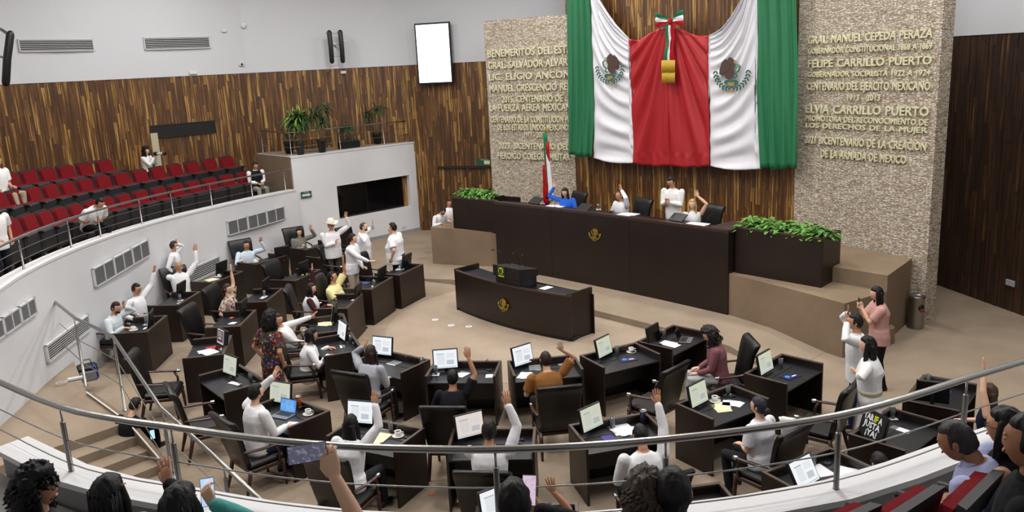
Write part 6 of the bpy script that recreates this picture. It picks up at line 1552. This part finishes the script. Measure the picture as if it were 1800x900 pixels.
# left gallery
person('hunched man in white short-sleeved shirt on the front gallery row', (176, 357), -28, floor=2.22, s=.97, top='e0e0e0', sleeve='short', Rh='lap', Lh='lap', lean=38, pitch=30, bottom='101014', hair=('short', '161212'))
person('man in a black vest and grey trousers seated by the booth', (449, 291), -50, floor=1.92, s=.95, vest='15161a', top='e0e0e0', Rh='lap', Lh='lap', pitch=20, bottom='8a9084', lean=2, hair=('short', '1a1716'))
ph = person('curly-haired woman photographer with a long lens by the plank wall', (257, 265), -8, floor=2.74, female=True, skin='l', top='e0e0e0', hair=('curly', '15100f'), Rh='hold', Lh='hold', s=.95, gscale=.95, bottom='101014')
hp = handpos(ph, 0)*.5+handpos(ph, 1)*.5
t = thing('camera', 'black camera with a long white lens held by the photographer', 'camera', hp+Vector((.05, 0, .06)), R_d(-12))
MB().box(-.06, .03, -.07, .07, -.05, .06, bev=.01).obj('camera_body', M_BLACK, t)
M_ = Matrix.Rotation(PI/2, 4, 'Y'); lb = MB(); lb.lathe([(.035, .03), (.04, .08), (.045, .2), (.055, .22), (.055, .3)], 14); lb.v = [tuple(M_ @ Vector(v)) for v in lb.v]; lb.obj('lens', M_CAP, t)
lb = MB(); lb.lathe([(.057, .25), (.06, .26), (.06, .33), (.03, .33)], 14); lb.v = [tuple(M_ @ Vector(v)) for v in lb.v]; lb.obj('lens_hood', M_BLACK, t)
person('man in white short-sleeved shirt standing at the left edge of the gallery', (-12, 362), -20, 'stand', floor=2.35, gscale=.95, top='e0e0e0', sleeve='short', Rh=(.22, .3, 1.05), Lh='side', bottom='1b1d24', s=.94)
person('seated person in beige trousers at the far left of the back row', (-6, 283), -10, floor=3.1, top='e0e0e0', sleeve='short', Rh='arm', Lh='lap', bottom='a09a86')
# ---- onlookers at the bottom, on the near gallery
GF = NCZ-.25
def near(label, head, face, z=None, **k):
    k.setdefault('nk', .13); k.setdefault('gscale', .9)
    return person(label, head, face, floor=(z if z is not None else GF), vox=.013, **k)
near('curly-haired woman in glasses and navy dotted blouse, bottom left', (66, 858), 60, female=True, skin='m', top='1b1c30', hair=('curly', '0d0b0d'), glasses=True, yaw=-50, Rh='lap', Lh='lap', lean=2,
     topm=mat('dotted_navy', '1b1c30', .85, var=(26, 'b9bcd0', 0, .70, .72)))
near('onlooker with smooth long black hair in black, bottom left', (192, 872), 80, female=True, top='111114', hair=('long', '0c0b0e'), Rh=px_(303, 834, .6, -.6), Lh='lap', bottom='7f93ad', lean=4, kneeup=.3)
v3 = near('onlooker with black hair in teal holding a lit phone', (318, 893), 80, female=True, top='4f9a97', hair=('bob', '0a090b'), Rh=px_(374, 872, .5, -.8), Lh='lap', Rp='grip', Lp='relax', lean=6, skin='l')
def hold_phone(px, z, label, m, a=0, tilt=80, land=False):
    c = W(px[0], px[1], z); t = phone(c, a, label, (R_d(tilt), 0, 0), m); 
    if land: t.rotation_euler = (R_d(tilt), 0, 0); t.rotation_euler.rotate_axis('Z', PI/2)
    return t
M_LIT = mat('lit_phone_screen', 'c9dcf4', .3, emit='bcd4f6', es=.9, var=(30, '7f9fd8', 1, .5, .6)); M_LIT2 = mat('lit_phone_pink', 'd8c4d4', .3, emit='d8c0d8', es=.8, var=(40, '4a3f5a', 1, .55, .6))
M_LIT3 = mat('phone_video_view', '40404c', .3, emit='5a5a70', es=.6, var=(45, 'c0c0d0', 2, .52, .62))
def phone_up(px, py, z, label, m, roll=0.0, sc=1.0):
    'phone facing the camera side, standing upright'
    c = W(px, py, z); d = (CAM-c).normalized(); t = thing('mobile_phone', label, 'phone', c, 0)
    t.rotation_euler = (Matrix.Rotation(math.atan2(-d.x, d.y)+PI, 4, 'Z') @ Matrix.Rotation(-R_d(20), 4, 'X') @ Matrix.Rotation(roll, 4, 'Y')).to_euler()
    MB().box(-.039*sc, .039*sc, 0, .009, -.082*sc, .082*sc, bev=.003).obj('body', M_BLACK, t); MB().box(-.036*sc, .036*sc, -.0015, 0, -.078*sc, .078*sc).obj('display', m, t); return t
phone_up(365, 865, 3.85, 'lit phone with a chat screen held by the onlooker in teal', M_LIT, .06)
near('black-haired onlooker filming the hall with a pink-lit phone, bottom centre', (904, 882), 90, top='18181c', hair=('short', '0b0a0b'), Rh=px_(937, 885, .5, -.7), Lh='lap', Rp='grip', lean=6, z=GF)
phone_up(930, 862, 3.95, 'pink-lit phone held upright at bottom centre', M_LIT2, .08)
near('onlooker with grey-blond curls in a light blue shirt', (1137, 872), 88, female=True, skin='l', top='6fa6cf', hair=('curly', '3e3329'), Rh='lap', Lh='lap', lean=4, bottom='a59a7c')
near('black-haired onlooker in a lavender shirt leaning to the curls', (1184, 866), 80, top='b9bcd8', hair=('short', '0a090a'), Rh='lap', Lh='lap', lean=14, side=-8, fat=1.1, s=1.05, z=GF+.02)
near('grey-haired man in a lavender shirt seated in a red seat, right', (1682, 776), 136, top='a9aed2', hair=('short', '2e2c2e'), Rh='lap', Lh='lap', lean=26, pitch=18, yaw=6, fat=1.42, nk=.11, bottom='161c2c', s=1.0, skin='d', kneeup=.05)
near('bare-shouldered woman with long black hair at the right edge', (1768, 752), 140, female=True, skin='m', top='101014', sleeve='none', hair=('long', '0b0a0c'), glasses=True, Rh='lap', Lh='lap', lean=4)
near('blurred dark-haired person closest to the camera at the right edge', (1812, 778), 140, z=3.35, top='15151a', hair=('short', '0b0a0c'), Rh='lap', Lh='lap', lean=4, skin='d')
# raised arm with a phone, rising from below the view
t3 = person('person below the view raising a bare forearm with a phone in landscape', (560, 975), 88, floor=3.0, vox=.013, gscale=.9, top='15151a', sleeve='short', skin='l', Rh=px_(568, 778, .66, .9), Rp='grip', Lh='lap', hair=('short', '0b0a0c'), lean=0)
hp = handpos(t3, 0); t = phone_up(540, 797, hp.z+.02, 'phone in landscape filming the hall, held up over the rail', M_LIT3, PI/2, 1.0)
# red seats of the near gallery
for hx, hy, fa, l in ((66, 862, 60, 'curly-haired woman in glasses'), (192, 875, 80, 'onlooker with smooth long hair'), (318, 893, 80, 'onlooker in teal'), (904, 884, 90, 'filming onlooker at bottom centre'), (1137, 872, 88, 'onlooker with curls'), (1184, 866, 80, 'leaning onlooker in lavender')):
    p = W(hx, hy, GF+1.2); place_seat(p.x-.0, p.y, GF, R_d(fa), 'red gallery seat of the '+l, 'red seats in the near gallery')
for tx, ty, fa, l in ((1702, 862, 132, 'red gallery seat of the grey-haired man in lavender'), (1585, 886, 126, 'empty red gallery seat left of the grey-haired man'), (1800, 842, 138, 'red gallery seat of the bare-shouldered woman'), (1462, 915, 120, 'red gallery seat whose arm pokes up at the bottom right')):
    p = W(tx, ty, GF+1.06); f = Vector((math.cos(R_d(fa)), math.sin(R_d(fa)))); place_seat(p.x+f.x*.34, p.y+f.y*.34, GF, R_d(fa), l, 'red seats in the near gallery')

# cowboy hat
P0 = [o for o in C.objects if o.get('label', '').startswith('man in a white cowboy hat')][0]
def hat():
    hb = MB(); hcz = None
    hb.lathe([(.088, -.01), (.09, .06), (.078, .11), (.05, .135), (.0, .12)], 20)
    rs = []
    for r_, dz in ((.085, .0), (.13, -.004), (.18, .004), (.186, .0), (.18, -.006), (.13, -.014), (.085, -.01)):
        rs.append([(math.cos(2*PI*j/28)*r_*(1 if True else 0), math.sin(2*PI*j/28)*r_*1.15, dz+.05*abs(math.cos(2*PI*j/28))**2*(r_-.085)/.1) for j in range(28)])
    hb.rings(rs, close=False); return hb
PD = {}
big_chair.scale = (1.4, 1.2, 1.22)
# ---- build the remeshed bodies and garments in one batch
tmp = []
for nm, mb_, ex_, mats_, par, vx in JOBS:
    me = mb_.mesh('tmp', [mats_[0]]); o = bpy.data.objects.new('tmp', me); C.objects.link(o)
    m1 = o.modifiers.new('r', 'REMESH'); m1.mode = 'VOXEL'; m1.voxel_size = vx; m1.use_smooth_shade = True
    m2 = o.modifiers.new('s', 'SMOOTH'); m2.factor = .5; m2.iterations = 3
    tmp.append(o)
bpy.context.view_layer.update(); dg = bpy.context.evaluated_depsgraph_get()
for (nm, mb_, ex_, mats_, par, vx), o in zip(JOBS, tmp):
    me = bpy.data.meshes.new_from_object(o.evaluated_get(dg))
    if ex_ is not None:
        bm = bmesh.new(); bm.from_mesh(me); e2 = ex_.mesh('e', mats_); bm.from_mesh(e2); bm.to_mesh(me); bm.free(); bpy.data.meshes.remove(e2)
        me.materials.clear()
        for q in mats_: me.materials.append(q)
    me.name = nm; link(nm, me, par)
for o in tmp:
    m_ = o.data; bpy.data.objects.remove(o); bpy.data.meshes.remove(m_)
hh = hat(); z_ = hh.obj('cowboy_hat', mat('white_felt', 'e2ddd0', .8), P0)
hc_, hs_ = HEADS[P0['label']]; z_.location = hc_+Vector((0, -.005, .055*hs_)); z_.scale = (hs_, hs_, hs_)

# =================================================================== lettering: curves -> fitted meshes on the stone
bpy.context.view_layer.update()
dg = bpy.context.evaluated_depsgraph_get()
for to, par, loc, wd, cap in FONT_T:
    me = bpy.data.meshes.new_from_object(to.evaluated_get(dg)); me.name = 'lettering'
    xs = [v.co.x for v in me.vertices]; ys = [v.co.y for v in me.vertices]
    x0, x1 = min(xs), max(xs); y0 = 0.0; capf = .70
    sx = wd/(x1-x0); sy = cap/capf
    for v in me.vertices:
        c = v.co.copy(); v.co = Vector(((c.x-x0)*sx, -c.z*.16, (c.y-y0)*sy))
    me.materials.clear(); me.materials.append(to.get('m') and bpy.data.materials[to['m']] or M_LETTER)
    me.flip_normals() if False else None
    o = bpy.data.objects.new('lettering', me); C.objects.link(o); o.parent = par; o.location = loc
    if to.get('rot'): o.rotation_euler = tuple(to['rot'])
    bpy.data.objects.remove(to)
